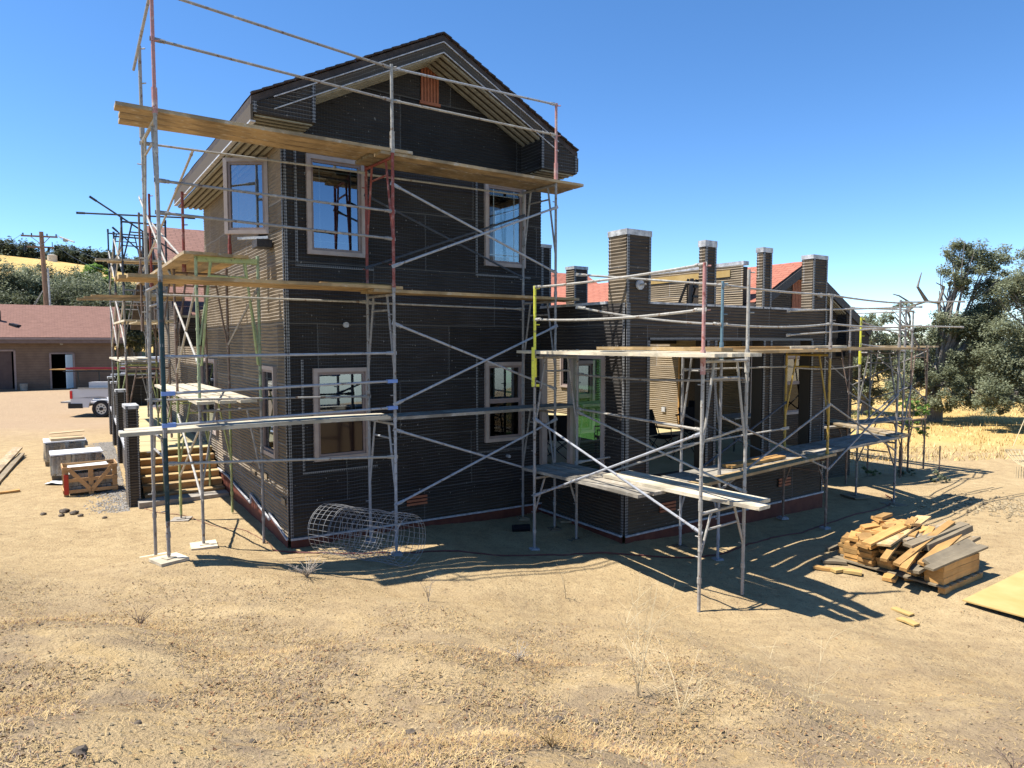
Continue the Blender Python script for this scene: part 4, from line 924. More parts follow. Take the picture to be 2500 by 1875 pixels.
def stones(name, n, fn, r0, r1, mat, lab):
    mb = MB()
    for _ in range(n):
        x, y = fn(); r = r0*(r1/r0)**random.random(); p = Vector((x, y, hgt(x, y)+r*.25)); q = []
        for dx, dy, dz in ((1, 0, 0), (-1, 0, 0), (0, 1, 0), (0, -1, 0), (0, 0, 1), (0, 0, -.6)):
            k = random.uniform(.6, 1.2); q.append(p+Vector((dx, dy, dz*.7))*r*k)
        mb.add(q, [(0, 2, 4), (2, 1, 4), (1, 3, 4), (3, 0, 4), (2, 0, 5), (1, 2, 5), (3, 1, 5), (0, 3, 5)])
    tag(mb.build(name, mat, origin=(0, 0, 0)), lab, kind='stuff')
M['clod'] = noisy('soil_clod', (.20, .155, .095), (.40, .31, .18), 3, .95, 0); M['gravel'] = noisy('grey_gravel', (.17, .15, .125), (.36, .33, .29), 14, .9, 0)
stones('soil_clods', 20000, lambda: (lambda y: (random.uniform(-1, 1)*(.8*y+1), y))(2.2+11*random.random()**1.7), .003, .014, M['clod'], 'small clods and crumbs of dry soil over the ground')
stones('soil_clods', 2600, lambda: (lambda a, b: (a, b))(random.gauss(12.2, 1.3), random.gauss(14.2, .55)), .015, .06, M['clod'], 'rough broken soil in a low ridge at the right edge of the yard')
def gfn():
    t = random.uniform(4.0, 15); p = X(-1.70+(t-4.4)*.037-.1-abs(random.gauss(0, .26)), t); return p.x, p.y
stones('gravel', 9000, gfn, .008, .028, M['gravel'], 'grey gravel strip along the foot of the deck')
M['rockd'] = noisy('dark_clod', (.07, .055, .042), (.15, .12, .09), 5, .95, .5)
def rock(x, y, r, lab, mat='rockd'):
    mb = MB(); n = 7
    vs = []; fs = []
    for i in range(n):
        for j in range(9):
            a = math.pi*i/(n-1); b_ = 2*math.pi*j/9; d = Vector((math.sin(a)*math.cos(b_), math.sin(a)*math.sin(b_), math.cos(a)*.6))
            vs.append(Vector((x, y, hgt(x, y)+r*.3))+d*r*(1+.45*noise.noise(d*1.7+Vector((x, y, 0)))))
    for i in range(n-1):
        for j in range(9): fs.append((i*9+j, i*9+(j+1) % 9, (i+1)*9+(j+1) % 9, (i+1)*9+j))
    mb.add(vs, fs); tag(mb.build('rock', M[mat]), lab, 'rock', 'dark clods lying on the near ground')
for x, y, r in [(-2.05, 3.62, .022), (-1.45, 3.68, .024), (.55, 4.35, .03), (.30, 4.30, .034), (-2.0, 3.05, .033), (-.95, 3.0, .035), (1.05, 3.45, .04), (1.5, 3.2, .05), (-.6, 3.9, .03), (2.1, 3.3, .04), (-8.0, 12.3, .07), (-7.75, 12.1, .05), (-8.25, 12.4, .08), (-7.2, 11.9, .04), (-8.5, 12.2, .05), (-8.1, 12.1, .05)]:
    rock(x, y, r, 'dark clod of earth lying on the dry soil')
# ---------------------------------------------------------------- weeds
def weed(name, x, y, h, n, lab, mat='straw', spread=.5, r=.0028, seed=0, cat='weed', heads=False, grp=None):
    rnd = random.Random(seed); mb = MB(); p0 = G(x, y)-ZV*.01
    for i in range(n):
        a = rnd.uniform(0, 6.28); hh = h*rnd.uniform(.5, 1.0); sp = spread*rnd.uniform(.3, 1)*hh; pts = [p0]
        d = Vector((math.cos(a), math.sin(a), 0)); k = 7; cur = rnd.uniform(-.3, .3)
        for j in range(1, k+1):
            f = j/k; pts.append(p0+d*sp*f**1.4+ZV*hh*(f-.25*f*f*(spread > .6)) + Vector((rnd.uniform(-1, 1), rnd.uniform(-1, 1), 0))*.012*hh+Vector((-d.y, d.x, 0))*cur*hh*f*f)
        mb.path(pts, r, 4, r*.5)
        for _ in range(rnd.randint(1, 4)):
            j = rnd.randint(2, k-1); q = pts[j]; b_ = rnd.uniform(0, 6.28); e = Vector((math.cos(b_), math.sin(b_), rnd.uniform(.2, .9)))*hh*rnd.uniform(.12, .3)
            mb.path([q, q+e*.5+ZV*.01, q+e], r*.7, 4, r*.4)
    return tag(mb.build(name, M[mat]), lab, cat, grp)
M['strawpale'] = mk('pale_dry_stalk', (.62, .50, .30), .8)[0]; M['twig'] = mk('grey_twig', (.36, .31, .25), .85)[0]
weed('dry_weed', .90, 4.72, .98, 9, 'tallest pale dry weed, its stalks reaching over the shadow edge', 'strawpale', .35, .0022, 3)
weed('dry_weed', 1.15, 4.5, .55, 9, 'wide arching dry weed just right of the tallest one', 'strawpale', 1.3, .002, 11)
weed('dry_weed', 2.05, 4.55, .85, 5, 'thin leaning dry stalks at the right, before the lumber', 'strawpale', .75, .002, 5)
weed('dry_weed', .68, 8.45, .50, 3, 'single crooked stalk at the edge of the house shadow', 'strawpale', .15, .005, 9)
weed('dry_weed', -.95, 7.6, .34, 4, 'grey dead stalks with seed heads left of the crooked stalk', 'twig', .3, .004, 21)
weed('dry_bush', -2.45, 8.0, .30, 26, 'low grey twiggy bush in front of the wire roll', 'twig', 1.3, .004, 8, 'bush')
weed('dry_weed', -3.35, 6.0, .25, 10, 'small reddish weed tuft left of centre on the slope', 'straw2', .9, .003, 31)
weed('dry_weed', 1.55, 3.35, .22, 16, 'purple brown weed clump low in the centre right', 'straw2', 1.0, .0022, 33)
weed('dry_weed', .2, 3.3, .20, 18, 'dense brown weed tuft low in the centre', 'straw', 1.0, .002, 35)
weed('dry_weed', -.55, 2.95, .16, 20, 'golden grass tuft at the bottom edge left of centre', 'straw', .9, .0016, 37)
weed('dry_weed', 2.6, 3.4, .22, 10, 'sparse grey stems at the lower right of the slope', 'straw2', .8, .002, 39)
weed('dry_weed', .05, 5.5, .18, 14, 'green grey low weed on bare soil in mid slope', 'twig', 1.0, .003, 41)
# ---------------------------------------------------------------- foliage
def leafmat(name, a, b_, c, sc_=1.1):
    m, nt, bs = mk(name, a, .6, 0, .35); P = coords(nt, 'Object'); f = noi(nt, P, sc_, 3); g = noi(nt, P, 9, 2)
    col = mix(nt, .5, ramp(nt, f, [(.35, a), (.52, b_), (.68, c)]), ramp(nt, g, [(.35, a), (.65, c)]))
    nt.links.new(col, bs.inputs['Base Color'])
    tr = nd(nt, 'ShaderNodeBsdfTranslucent'); nt.links.new(col, tr.inputs[0]); mx = nd(nt, 'ShaderNodeMixShader'); mx.inputs[0].default_value = .35
    out = [n for n in nt.nodes if n.type == 'OUTPUT_MATERIAL'][0]
    nt.links.new(bs.outputs[0], mx.inputs[1]); nt.links.new(tr.outputs[0], mx.inputs[2]); nt.links.new(mx.outputs[0], out.inputs[0]); return m
M['oak'] = leafmat('live_oak_leaves', (.11, .128, .068), (.21, .232, .135), (.36, .385, .25))
M['oak_dark'] = leafmat('dark_oak_leaves', (.045, .060, .030), (.092, .108, .058), (.17, .185, .11))
M['oak_far'] = leafmat('distant_oak_leaves', (.045, .060, .038), (.08, .10, .06), (.14, .16, .10), .3)
M['bright'] = leafmat('fresh_green_leaves', (.12, .22, .03), (.20, .34, .06), (.30, .45, .12), .8)
M['weedleaf'] = leafmat('dusty_weed_leaves', (.12, .16, .05), (.20, .25, .09), (.30, .34, .15))
M['bark'] = noisy('oak_bark', (.14, .12, .10), (.28, .25, .215), 9, .9, .8, .03, stretch=(3, 3, .6)); M['deadwood'] = noisy('pale_dead_branch', (.22, .19, .16), (.38, .34, .29), 9, .9, .5)
def tree(name, base, blobs, tr, nleaf, ls, mat, lab, group=None, trunk_to=None, lean=(0, 0), seed=1, limbs=True, dead=(), cat='tree', bark='bark', squash=.75):
    rnd = random.Random(seed); base = Vector(base); mb = MB()
    tot = sum(b[3]**2.2 for b in blobs)
    for bx, by, bz, br in blobs:
        c = base+Vector((bx, by, bz)); n = int(nleaf*br**2.2/tot)
        # sub-clumps within each blob
        subs = []
        for _ in range(max(6, int(15*br))):
            d = Vector((rnd.gauss(0, 1), rnd.gauss(0, 1), rnd.gauss(0, .8))).normalized()*br*rnd.uniform(.35, 1.0); d.z *= squash
            subs.append((c+d, br*rnd.uniform(.16, .42)))
        for _ in range(n):
            sc_, sr = rnd.choice(subs); d = Vector((rnd.gauss(0, 1), rnd.gauss(0, 1), rnd.gauss(0, .75))); d = d.normalized()*sr*rnd.random()**.45
            p = sc_+d; l = ls*rnd.uniform(.6, 1.4)
            e1 = Vector((rnd.uniform(-1, 1), rnd.uniform(-1, 1), rnd.uniform(-.6, .6))).normalized(); e2 = e1.cross(Vector((rnd.uniform(-.6, .6), rnd.uniform(-.6, .6), 1))).normalized()
            mb.add([p-e1*l*.5, p+e2*l*.32, p+e1*l*.5, p-e2*l*.32], [(0, 1, 2, 3)])
    T = thing(name, base, lab, cat, group); mb.build('crown', mat, T)
    tb = MB(); top = base+Vector((lean[0], lean[1], trunk_to or min(b[2] for b in blobs)))
    tb.path([base-ZV*.4, base+(top-base)*.35+Vector((tr*.3, 0, 0)), base+(top-base)*.7-Vector((tr*.3, 0, 0)), top], tr*1.25, 9, tr*.75)
    if limbs:
        for bx, by, bz, br in blobs:
            c = base+Vector((bx, by, bz)); mid = top.lerp(c, .5)+Vector((rnd.uniform(-1, 1), rnd.uniform(-1, 1), rnd.uniform(-.6, .3)))*br*.3
            tb.path([top-ZV*.1, top.lerp(mid, .5)+ZV*rnd.uniform(-.1, .1)*br, mid, mid.lerp(c, .5)+ZV*.1*br, c], tr*min(.55, .22+.2*br), 7, tr*.06)
            for _ in range(4):
                q = c+Vector((rnd.uniform(-1, 1), rnd.uniform(-1, 1), rnd.uniform(-.6, .7)))*br*.8
                tb.path([mid.lerp(c, .4), mid.lerp(q, .6)+ZV*.1, q], tr*.16, 5, tr*.04)
    for pts in dead: tb.path([base+Vector(p) for p in pts], tr*.32, 7, tr*.07)
    tb.build('trunk', M[bark], T); return T
def at(px, py, y):     # photograph pixel to a point at depth y
    F = 1666.; zz = (937.5-py)/F; cp_, sp_ = math.cos(R(3.52)), math.sin(R(3.52)); d = Vector(((px-1250)/F, cp_+zz*sp_, -sp_+zz*cp_)); return Vector((0, 0, 3.15))+d*(y/d.y)
def tr_at(px, y): p = at(px, 835, y); return Vector((p.x, p.y, hgt(p.x, p.y)))
def blobs_px(base, y, lst): # lst (px, py, r, dy)
    out = []
    for px, py, r_, dy in lst:
        p = at(px, py, y+dy); out.append((p.x-base.x, p.y-base.y, p.z-base.z, r_))
    return out
b = tr_at(2286, 30)
dead1 = [[tuple(at(*q)-b) for q in pts] for pts in (((2300, 800, 30), (2292, 740, 30.2), (2262, 735, 30.2), (2232, 745, 30), (2195, 722, 29.8), (2180, 718, 29.7)), ((2262, 735, 30), (2240, 700, 29.8), (2250, 665, 29.8)), ((2232, 745, 30), (2205, 770, 29.6)), ((2300, 800, 30), (2340, 700, 30), (2330, 640, 30.2)), ((2292, 740, 30), (2305, 700, 30), (2285, 690, 30)))]
tree('oak_tree', b, blobs_px(b, 30, [(2235, 930, 1.15, -.5), (2290, 880, 1.45, 0), (2350, 850, 1.7, .5), (2420, 880, 1.6, .3), (2300, 940, 1.1, -1), (2380, 950, 1.2, -.8), (2440, 950, 1.1, -.4), (2330, 800, 1.3, .4), (2390, 780, 1.3, .2), (2370, 620, .95, 0), (2410, 650, 1.1, .2), (2350, 660, .9, -.2), (2440, 720, 1.0, 0), (2385, 710, 1.0, .2), (2420, 770, 1.0, 0), (2330, 690, .7, 0), (2195, 750, .42, -.3), (2185, 775, .32, -.3), (2230, 895, .9, 0), (2200, 955, .8, -.6), (2260, 985, .7, -1), (2340, 985, .8, -1.2), (2410, 985, .8, -1), (2250, 830, .9, .3), (2300, 790, .8, 0), (2440, 820, 1.2, .2), (2460, 690, .8, 0), (2350, 610, .6, 0)]), .27, 125000, .085, M['oak'],
     'largest oak with a bare trunk and dead limbs reaching left', 'oaks in the field at the right', trunk_to=1.9, seed=4, dead=dead1)
b = tr_at(2545, 27)
tree('oak_tree', b, blobs_px(b, 27, [(2480, 870, 1.4, 0), (2520, 800, 1.5, 0), (2470, 960, 1.3, -.5), (2440, 985, .8, -.8), (2500, 700, 1.0, 0), (2490, 730, .8, .3), (2560, 650, 1.4, 0), (2540, 900, 1.7, 0), (2450, 900, .9, .6)]), .28, 60000, .085, M['oak'], 'oak cut off by the right edge of the picture', 'oaks in the field at the right', trunk_to=1.6, seed=9)
b = tr_at(2118, 33)
tree('oak_tree', b, blobs_px(b, 33, [(2110, 830, 1.2, 0), (2140, 790, .9, .3), (2080, 880, 1.2, 0), (2130, 900, 1.3, 0), (2090, 950, 1.1, 0), (2135, 960, 1.0, 0), (2160, 850, .9, .5), (2060, 930, 1.2, .5)]), .22, 26000, .10, M['oak'], 'smaller oak half hidden behind the far scaffold', 'oaks in the field at the right', trunk_to=1.5, seed=14)
b = tr_at(2390, 44)
tree('oak_tree', b, blobs_px(b, 44, [(2380, 920, 2.0, 0), (2450, 900, 2.4, 0), (2480, 950, 1.8, 0), (2350, 880, 1.6, 1)]), .3, 14000, .2, M['oak_dark'], 'dark oak standing behind the largest oak', 'oaks in the field at the right', trunk_to=1.6, seed=19)
for i, (px, y, h_, r_) in enumerate([(2180, 75, 5, 3.2), (2260, 85, 6, 3.6), (2360, 95, 6, 4), (2440, 80, 6, 4), (2520, 90, 6, 4)]):
    b = tr_at(px, y); tree('distant_oak', b, [(0, 0, h_*.7, r_), (r_*.8, 0, h_*.6, r_*.8), (-r_*.8, 0, h_*.55, r_*.8)], .35, 5000, .42, M['oak_far'], 'hazy oak far beyond the right field', 'far oaks beyond the right field', seed=60+i)
# left: mass of oaks behind the garage and on the ridge
HB = [(60, 70, 652, 2.6), (110, 72, 660, 2.6), (160, 72, 664, 2.6), (200, 70, 668, 2.6), (290, 70, 690, 2.4), (320, 64, 720, 2.2), (-10, 62, 636, 2.4), (40, 66, 690, 2.4), (30, 60, 720, 2.2), (85, 64, 668, 2.2), (135, 66, 682, 2.6), (175, 62, 690, 2.4), (222, 64, 695, 2.4), (265, 60, 715, 2.3), (300, 62, 735, 2.0), (335, 68, 690, 2.0), (380, 70, 700, 2.2)]
for i, (px, y, py, r_) in enumerate(HB):
    b = tr_at(px, y); c = at(px, py-14+r_*1671/y*.75, y); cz = c.z-b.z
    tree('oak_tree', b, [(0, 0, cz, r_), (r_*.8, .5, cz-.9, r_*.85), (-r_*.8, .3, cz-.8, r_*.85), (.2, -.8, cz-2.1, r_*.9), (r_*.9, -.5, cz-2.6, r_*.8), (-r_*.9, -.4, cz-2.6, r_*.8)],   .3, 15000, .2, M['oak_dark' if i % 3 else 'oak'],
         ['spreading', 'round topped', 'dense'][i % 3]+' oak in the belt behind the long garage', 'oaks behind the garage', seed=80+i, trunk_to=max(1, cz-3))
b = tr_at(232, 72); c = at(232, 672, 72); tree('leafy_tree', b, [(0, 0, c.z-b.z, 1.5), (1.2, 0, c.z-b.z-.8, 1.2), (-1.0, 0, c.z-b.z-.6, 1.1), (.2, 0, c.z-b.z-2, 1.4)], .15, 14000, .22, M['bright'], 'bright yellow green tree among the dark oaks', seed=101)
for i, (px, top, w) in enumerate([(22, 592, 2.6), (48, 588, 2.8), (82, 616, 2.0), (158, 602, 2.8), (172, 620, 2.2), (205, 634, 2.2), (240, 618, 2.6), (268, 612, 2.4), (300, 628, 2.4), (335, 622, 2.6), (365, 620, 2.6), (228, 640, 2), (-15, 610, 3), (400, 640, 3), (285, 634, 2.4), (350, 640, 2.4)]):
    y = 128; b = tr_at(px, y); c = at(px, top+w*13*.7, y); cz = max(1.6, c.z-b.z)
    tree('ridge_oak', b, [(0, 0, cz, w), (w*.7, 0, cz-.5*w, w*.75), (-w*.7, 0, cz-.45*w, w*.75)], .3, 2600, .42, M['oak_far'], 'oak standing on the golden ridge at the left', 'oaks along the left ridge', seed=120+i, trunk_to=1)
# shrubs by the garage and weeds by the field
for i, (px, y, r_) in enumerate([(285, 44, .8), (300, 46, 1.0), (318, 45, .7)]):
    b = tr_at(px, y); tree('shrub', b, [(0, 0, r_*.5, r_), (r_*.6, 0, r_*.4, r_*.6)], .04, 1500, .16, M['oak_dark'], 'dark shrub by the end of the garage', 'shrubs at the end of the garage', seed=150+i, cat='shrub', limbs=False, trunk_to=.3)
b = G(11.4, 19.5)
tree('sapling', b, [(.2, 0, 1.75, .34), (.0, 0, 1.4, .30), (.4, .1, 1.1, .28), (.1, 0, 2.0, .22), (-.1, 0, 1.95, .25)], .022, 900, .09, M['bright'], 'thin young tree with sparse leaves inside the wire fence', seed=160, trunk_to=1.1)
for i, (px, py, r_, mt) in enumerate([(2213, 1163, .22, 'oak'), (2300, 1184, .2, 'oak'), (2130, 1160, .2, 'weedleaf'), (2110, 1030, .4, 'weedleaf'), (2190, 1038, .4, 'weedleaf'), (2075, 1035, .35, 'weedleaf')]):
    y = 3.7*1671/(py-835); p = G((px-1250)/1671*y, y)
    tree('weed_clump', p, [(0, 0, .12, r_), (r_, 0, .1, r_*.7)], .01, 420, .055, M[mt], 'low green weed clump growing at the field edge', 'green weed clumps at the field edge', seed=170+i, cat='weed', limbs=False, trunk_to=.1)
# tall golden grass tufts at the right field
mb = MB()
for _ in range(7000):
    y = 21+26*random.random()**1.3; x = y*random.uniform(.44, .80); 
    if x < 7 or noise.noise(Vector((x*.5, y*.5, 3))) < -.35: continue
    p = Vector((x, y, hgt(x, y, False)-.02)); a = random.uniform(0, 6.28); h_ = random.uniform(.06, .19); s_ = Vector((math.cos(a), math.sin(a), 0))*.02; ln_ = Vector((random.uniform(-.1, .1), random.uniform(-.1, .1), h_))
    mb.add([p-s_, p+s_, p+ln_], [(0, 1, 2)])
M['goldgrass'] = noisy('golden_grass', (.55, .38, .14), (.72, .54, .25), .8, .9, 0)
tag(mb.build('field_grass', M['goldgrass'], origin=(10, 20, 0)), 'tall golden dry grass covering the right field', kind='stuff')
# ================================================================ garage
gO = Vector((-25.25, 43.4, .30))
def GX(a, b_, z): return gO-UV3*a+WV3*b_+ZV*z       # a to the left along the front, b back
gar = thing('garage', gO, 'long low brown garage with a dusty red shingle roof and an open door', 'garage')
M['siding'] = None
m_, nt_, b_ = mk('brown_garage_paper', (.12, .08, .065), .85); vec = coords(nt_, 'Object'); sp = nd(nt_, 'ShaderNodeSeparateXYZ'); nt_.links.new(vec, sp.inputs[0])
fr_ = mth(nt_, 'FRACT', mth(nt_, 'MULTIPLY', sp.outputs[2], 6.5)); c_ = ramp(nt_, noi(nt_, vec, 2, 5), [(.3, (.135, .09, .062)), (.7, (.19, .13, .088))])
c_ = mix(nt_, mth(nt_, 'MULTIPLY', mth(nt_, 'GREATER_THAN', fr_, .82), .4), c_, (.07, .05, .045)); nt_.links.new(c_, b_.inputs['Base Color']); M['siding'] = m_
def gbox(mb, a0, a1, b0, b1, z0, z1):
    p = [GX(a, b, z) for z in (z0, z1) for a, b in ((a0, b0), (a1, b0), (a1, b1), (a0, b1))]
    return mb.add(p, [(3, 2, 1, 0), (4, 5, 6, 7), (0, 1, 5, 4), (1, 2, 6, 5), (2, 3, 7, 6), (3, 0, 4, 7)])
w = MB()
for a0, a1, z0, z1 in ((0, 2.25, -.4, 3.15), (2.25, 3.35, 2.12, 3.15), (3.35, 5.2, -.4, 3.15), (5.2, 8.0, 2.3, 3.15), (8.0, 22, -.4, 3.15), (2.25, 3.35, -.4, .02), (5.2, 8.0, -.4, .05)): gbox(w, a0, a1, 0, .2, z0, z1)
gbox(w, 0, .2, .2, 8, -.4, 3.15); gbox(w, 0, 22, 7.8, 8, -.4, 3.15); gbox(w, 21.8, 22, .2, 7.8, -.4, 3.15)
w.add([GX(0.01, 0, 3.15), GX(.01, 8, 3.15), GX(.01, 4, 4.95)], [(0, 1, 2)])
w.build('wall', M['siding'], gar)
gbox(MB(), .3, 21.7, 2.5, 2.6, 0, 3.1).build('dark_room_sheet', M['black'], gar)  # black sheet painting in the darkness behind the open door
rf = shed('roof', GX(22.6, -.6, 3.13), GX(-.6, -.6, 3.13), GX(-.6, 4, 5.25), GX(22.6, 4, 5.25), .12, 'roof_pink', gar)
shed('roof', GX(-.6, 8.6, 3.13), GX(22.6, 8.6, 3.13), GX(22.6, 4, 5.25), GX(-.6, 4, 5.25), .12, 'roof_pink', gar)
gbox(MB(), -.62, 22.6, -.70, -.645, 3.0, 3.1).build('gutter', M['trim2'], gar)
gbox(MB(), -.6, 22.6, -.64, -.60, 2.78, 3.08).build('fascia', noisy('brown_fascia', (.13, .09, .075), (.17, .12, .10), 4), gar)
gbox(MB(), -.6, 22, -.6, 0, 2.76, 2.80).build('soffit', M['siding'], gar)
v = MB().tube(GX(5.9, 1.6, 4.0), GX(5.9, 1.6, 4.75), .11, 10); v.build('roof_pipe', M['blackm'], gar)
MB().bar(GX(5.3, 1.1, 3.92), GX(4.9, .8, 3.80), .35, .15).build('roof_vent', M['blackm'], gar)
MB().tube(GX(2.8, -.01, 2.75), GX(2.8, -.08, 2.75), .09, 12).build('wall_lamp', M['galv_light'], gar)
dr = gbox(MB(), 5.3, 7.9, .05, .1, .05, 2.3).build('garage_door', noisy('dark_brown_door', (.075, .05, .045), (.1, .07, .06), 2), gar)
f = MB(); gbox(f, 2.15, 2.25, -.03, .1, 0, 2.2); gbox(f, 3.35, 3.45, -.03, .1, 0, 2.2); gbox(f, 2.15, 3.45, -.03, .1, 2.12, 2.2); gbox(f, 5.1, 5.2, -.03, .1, 0, 2.4); gbox(f, 5.1, 8.1, -.03, .1, 2.3, 2.4); f.build('door_frame', M['trim2'], gar)
d = MB(); p = GX(2.28, -.02, .03); q = p+(-UV3*.34-WV3*.72); d.bar(p+ZV*1.03, q+ZV*1.03, .045, 2.05); dd = d.build('door', M['door_blue'], gar)
MB().tube(q+ZV*1.0-WV3*.1+UV3*.1, q+ZV*1.0+UV3*.1, .03, 8).build('handle', M['chrome'], dd)
# bucket by the garage
p = GX(4.75, -.5, 0); bk = MB(); z0 = hgt(p.x, p.y); bk.tube((p.x, p.y, z0), (p.x, p.y, z0+.42), .17, 14, .21)
tag(bk.build('bucket', M['concrete']), 'grey bucket standing against the garage wall', 'bucket')
# ---------------------------------------------------------------- pickup
zt = -.33; TK = Vector((-20.25, 31.2, zt)); tx = Vector((math.cos(R(4)), math.sin(R(4)), 0)); ty = Vector((-tx.y, tx.x, 0))
def T(x, y, z): return TK+tx*x+ty*y+ZV*z
tk = thing('pickup_truck', TK, 'white work pickup with its tailgate down and a ladder rack, parked behind the deck', 'pickup truck')
def tprism(mb, pts, y0, y1):
    n = len(pts); vs = [T(x, y0, z) for x, z in pts]+[T(x, y1, z) for x, z in pts]
    return mb.add(vs, [tuple(range(n)), tuple(range(n, 2*n))[::-1]]+[(i, i+n, (i+1) % n+n, (i+1) % n) for i in range(n)])
def arch(cx, r, z0, n=10): return [(cx-r*math.cos(math.pi*i/n), z0+r*math.sin(math.pi*i/n)*1.0) for i in range(n+1)]
sidep = [(0, .62), (0, 1.32), (2.15, 1.34), (2.2, 1.38), (3.0, 1.98), (4.3, 1.98), (4.95, 1.36), (6.2, 1.22), (6.35, .6)]
low = [(6.0, .45)]+arch(5.35, .50, .45)[::-1]+arch(1.30, .52, .47)[::-1]+[(.12, .48)]
body = MB(); tprism(body, [(0, 1.32), (2.15, 1.34), (2.15, .9), (0, .9)], 0, .06)
tprism(body, [(0, .9), (2.15, .9), (2.15, .48), (1.85, .47)]+arch(1.30, .52, .47)[::-1][1:]+[(.12, .48), (0, .62)], 0, .06)
tprism(body, [(0, 1.32), (2.15, 1.34), (2.15, .55), (0, .62)], 1.86, 1.92)
tprism(body, [(2.16, .48), (2.16, 1.38), (4.98, 1.36), (6.2, 1.22), (6.35, .6), (6.0, .45)]+arch(5.35, .50, .45)[::-1][1:], 0, 1.92)
tprism(body, [(2.25, 1.37), (2.45, 1.92), (4.1, 1.92), (4.85, 1.37)], .10, 1.82)
body.bar(T(.02, .96, .68), T(2.15, .96, .68), 1.8, .05); bo = body.build('body', M['white'], tk)
MB().bar(T(.35, -.012, 1.36), T(2.1, -.012, 1.36), .06, .05).build('bed_rail', M['galv_light'], bo)
MB().bar(T(-.56, .96, .70), T(-.02, .96, .70), 1.5, .07).build('tailgate', M['galv_light'], tk)
MB().bar(T(-.14, .96, .55), T(.16, .96, .55), 1.86, .24).bar(T(-.10, .0, .55), T(.52, .02, .55), .06, .22).build('bumper', M['blackm'], tk)
MB().bar(T(-.012, .07, 1.06), T(.10, .05, 1.06), .16, .36).build('tail_light', M['redlamp'], tk); MB().bar(T(-.012, 1.85, 1.06), T(.1, 1.87, 1.06), .16, .36).build('tail_light', M['redlamp'], tk)
MB().quad(T(2.7, .095, 1.45), T(4.45, .095, 1.45), T(4.0, .095, 1.85), T(2.75, .095, 1.85)).build('side_window', M['glass_dark'], tk)
def wheel(x, y, s):
    w = MB(); c = T(x, y, .40); prof = [(.40, 0), (.40, .10), (.37, .14), (.37, .22), (.25, .22)]
    n = 28; vs = []; fs = []
    pr = [(.26, .0), (.37, -.01), (.40, .03), (.40, .2), (.37, .24), (.26, .23)]
    for i in range(n):
        a = 2*math.pi*i/n
        for r_, o in pr: vs.append(c+tx*math.cos(a)*r_+ZV*math.sin(a)*r_+ty*o*s)
    k = len(pr)
    for i in range(n):
        for j in range(k): fs.append((i*k+j, ((i+1) % n)*k+j, ((i+1) % n)*k+(j+1) % k, i*k+(j+1) % k))
    w.add(vs, fs); wh = w.build('wheel', M['rubber'], tk)
    r_ = MB(); r_.tube(c+ty*.06*s, c+ty*.2*s, .262, 24); ri = r_.build('rim', M['chrome'], wh)
    h = MB(); h.tube(c+ty*.01*s, c+ty*.07*s, .08, 12)
    for i in range(8): a = 2*math.pi*i/8; h.tube(c+ty*.045*s+(tx*math.cos(a)+ZV*math.sin(a))*.17, c+ty*.064*s+(tx*math.cos(a)+ZV*math.sin(a))*.17, .03, 8)
    h.build('hub', M['blackm'], wh)
for x in (1.30, 5.35): wheel(x, .02, 1); wheel(x, 1.90, -1)
rk = MB()
for x in (.35, 2.2, 5.3):
    for y in (.06, 1.86): rk.bar(T(x, y, 1.3), T(x, y, 2.12), .05, .05)
    rk.bar(T(x, 0, 2.12), T(x, 1.92, 2.12), .05, .05)
for y in (.04, 1.88): rk.bar(T(-.3, y, 2.14), T(6.3, y, 2.14), .05, .05)
rk.build('ladder_rack', M['blackm'], tk)
tb = MB().bar(T(.7, .5, 1.50), T(2.05, .5, 1.50), .5, .26); tag(tb.build('tool_box', M['white']), 'white lidded tool box in the truck bed', 'tool box')
l1 = MB(); M['ladred'] = mk('red_fibreglass', (.30, .02, .03), .5)[0]
for y in (.25, .60): l1.bar(T(-.3, y, 2.26), T(6.4, y, 2.26), .035, .09)
for k in range(20): l1.tube(T(-.1+.33*k, .25, 2.26), T(-.1+.33*k, .60, 2.26), .016, 6)
tag(l1.build('ladder', M['ladred']), 'dark red ladder lying on the truck rack', 'ladder')
for i, (x0, y) in enumerate(((-1.35, .95), (-1.2, 1.2))):
    plank(T(x0, y, 2.17), T(3.0, y, 2.17), ['front', 'back'][i]+' orange board sticking out behind on the truck rack', mat='fir')
# pale van top further off beyond the deck, seen through the scaffold
vn = thing('parked_van', Vector((-19.5, 38.3, -.1)), 'pale vehicle seen through the scaffold beyond the truck', 'van'); TK2 = TK; TK = Vector((-22.2, 38.5, -.2))
bd = MB(); tprism(bd, [(0, .5), (0, 2.2), (.3, 2.5), (3.8, 2.5), (4.5, 1.6), (5.2, 1.4), (5.3, .5)], 0, 1.9); bd.build('body', M['white'], vn)
MB().quad(T(.4, -.01, 1.6), T(3.6, -.01, 1.6), T(3.5, -.01, 2.2), T(.5, -.01, 2.2)).build('side_window', M['glass_dark'], vn)
w_ = MB()
for x in (1.1, 4.2): w_.tube(T(x, -.02, .36), T(x, .2, .36), .36, 20)
w_.build('wheel', M['rubber'], vn); TK = TK2
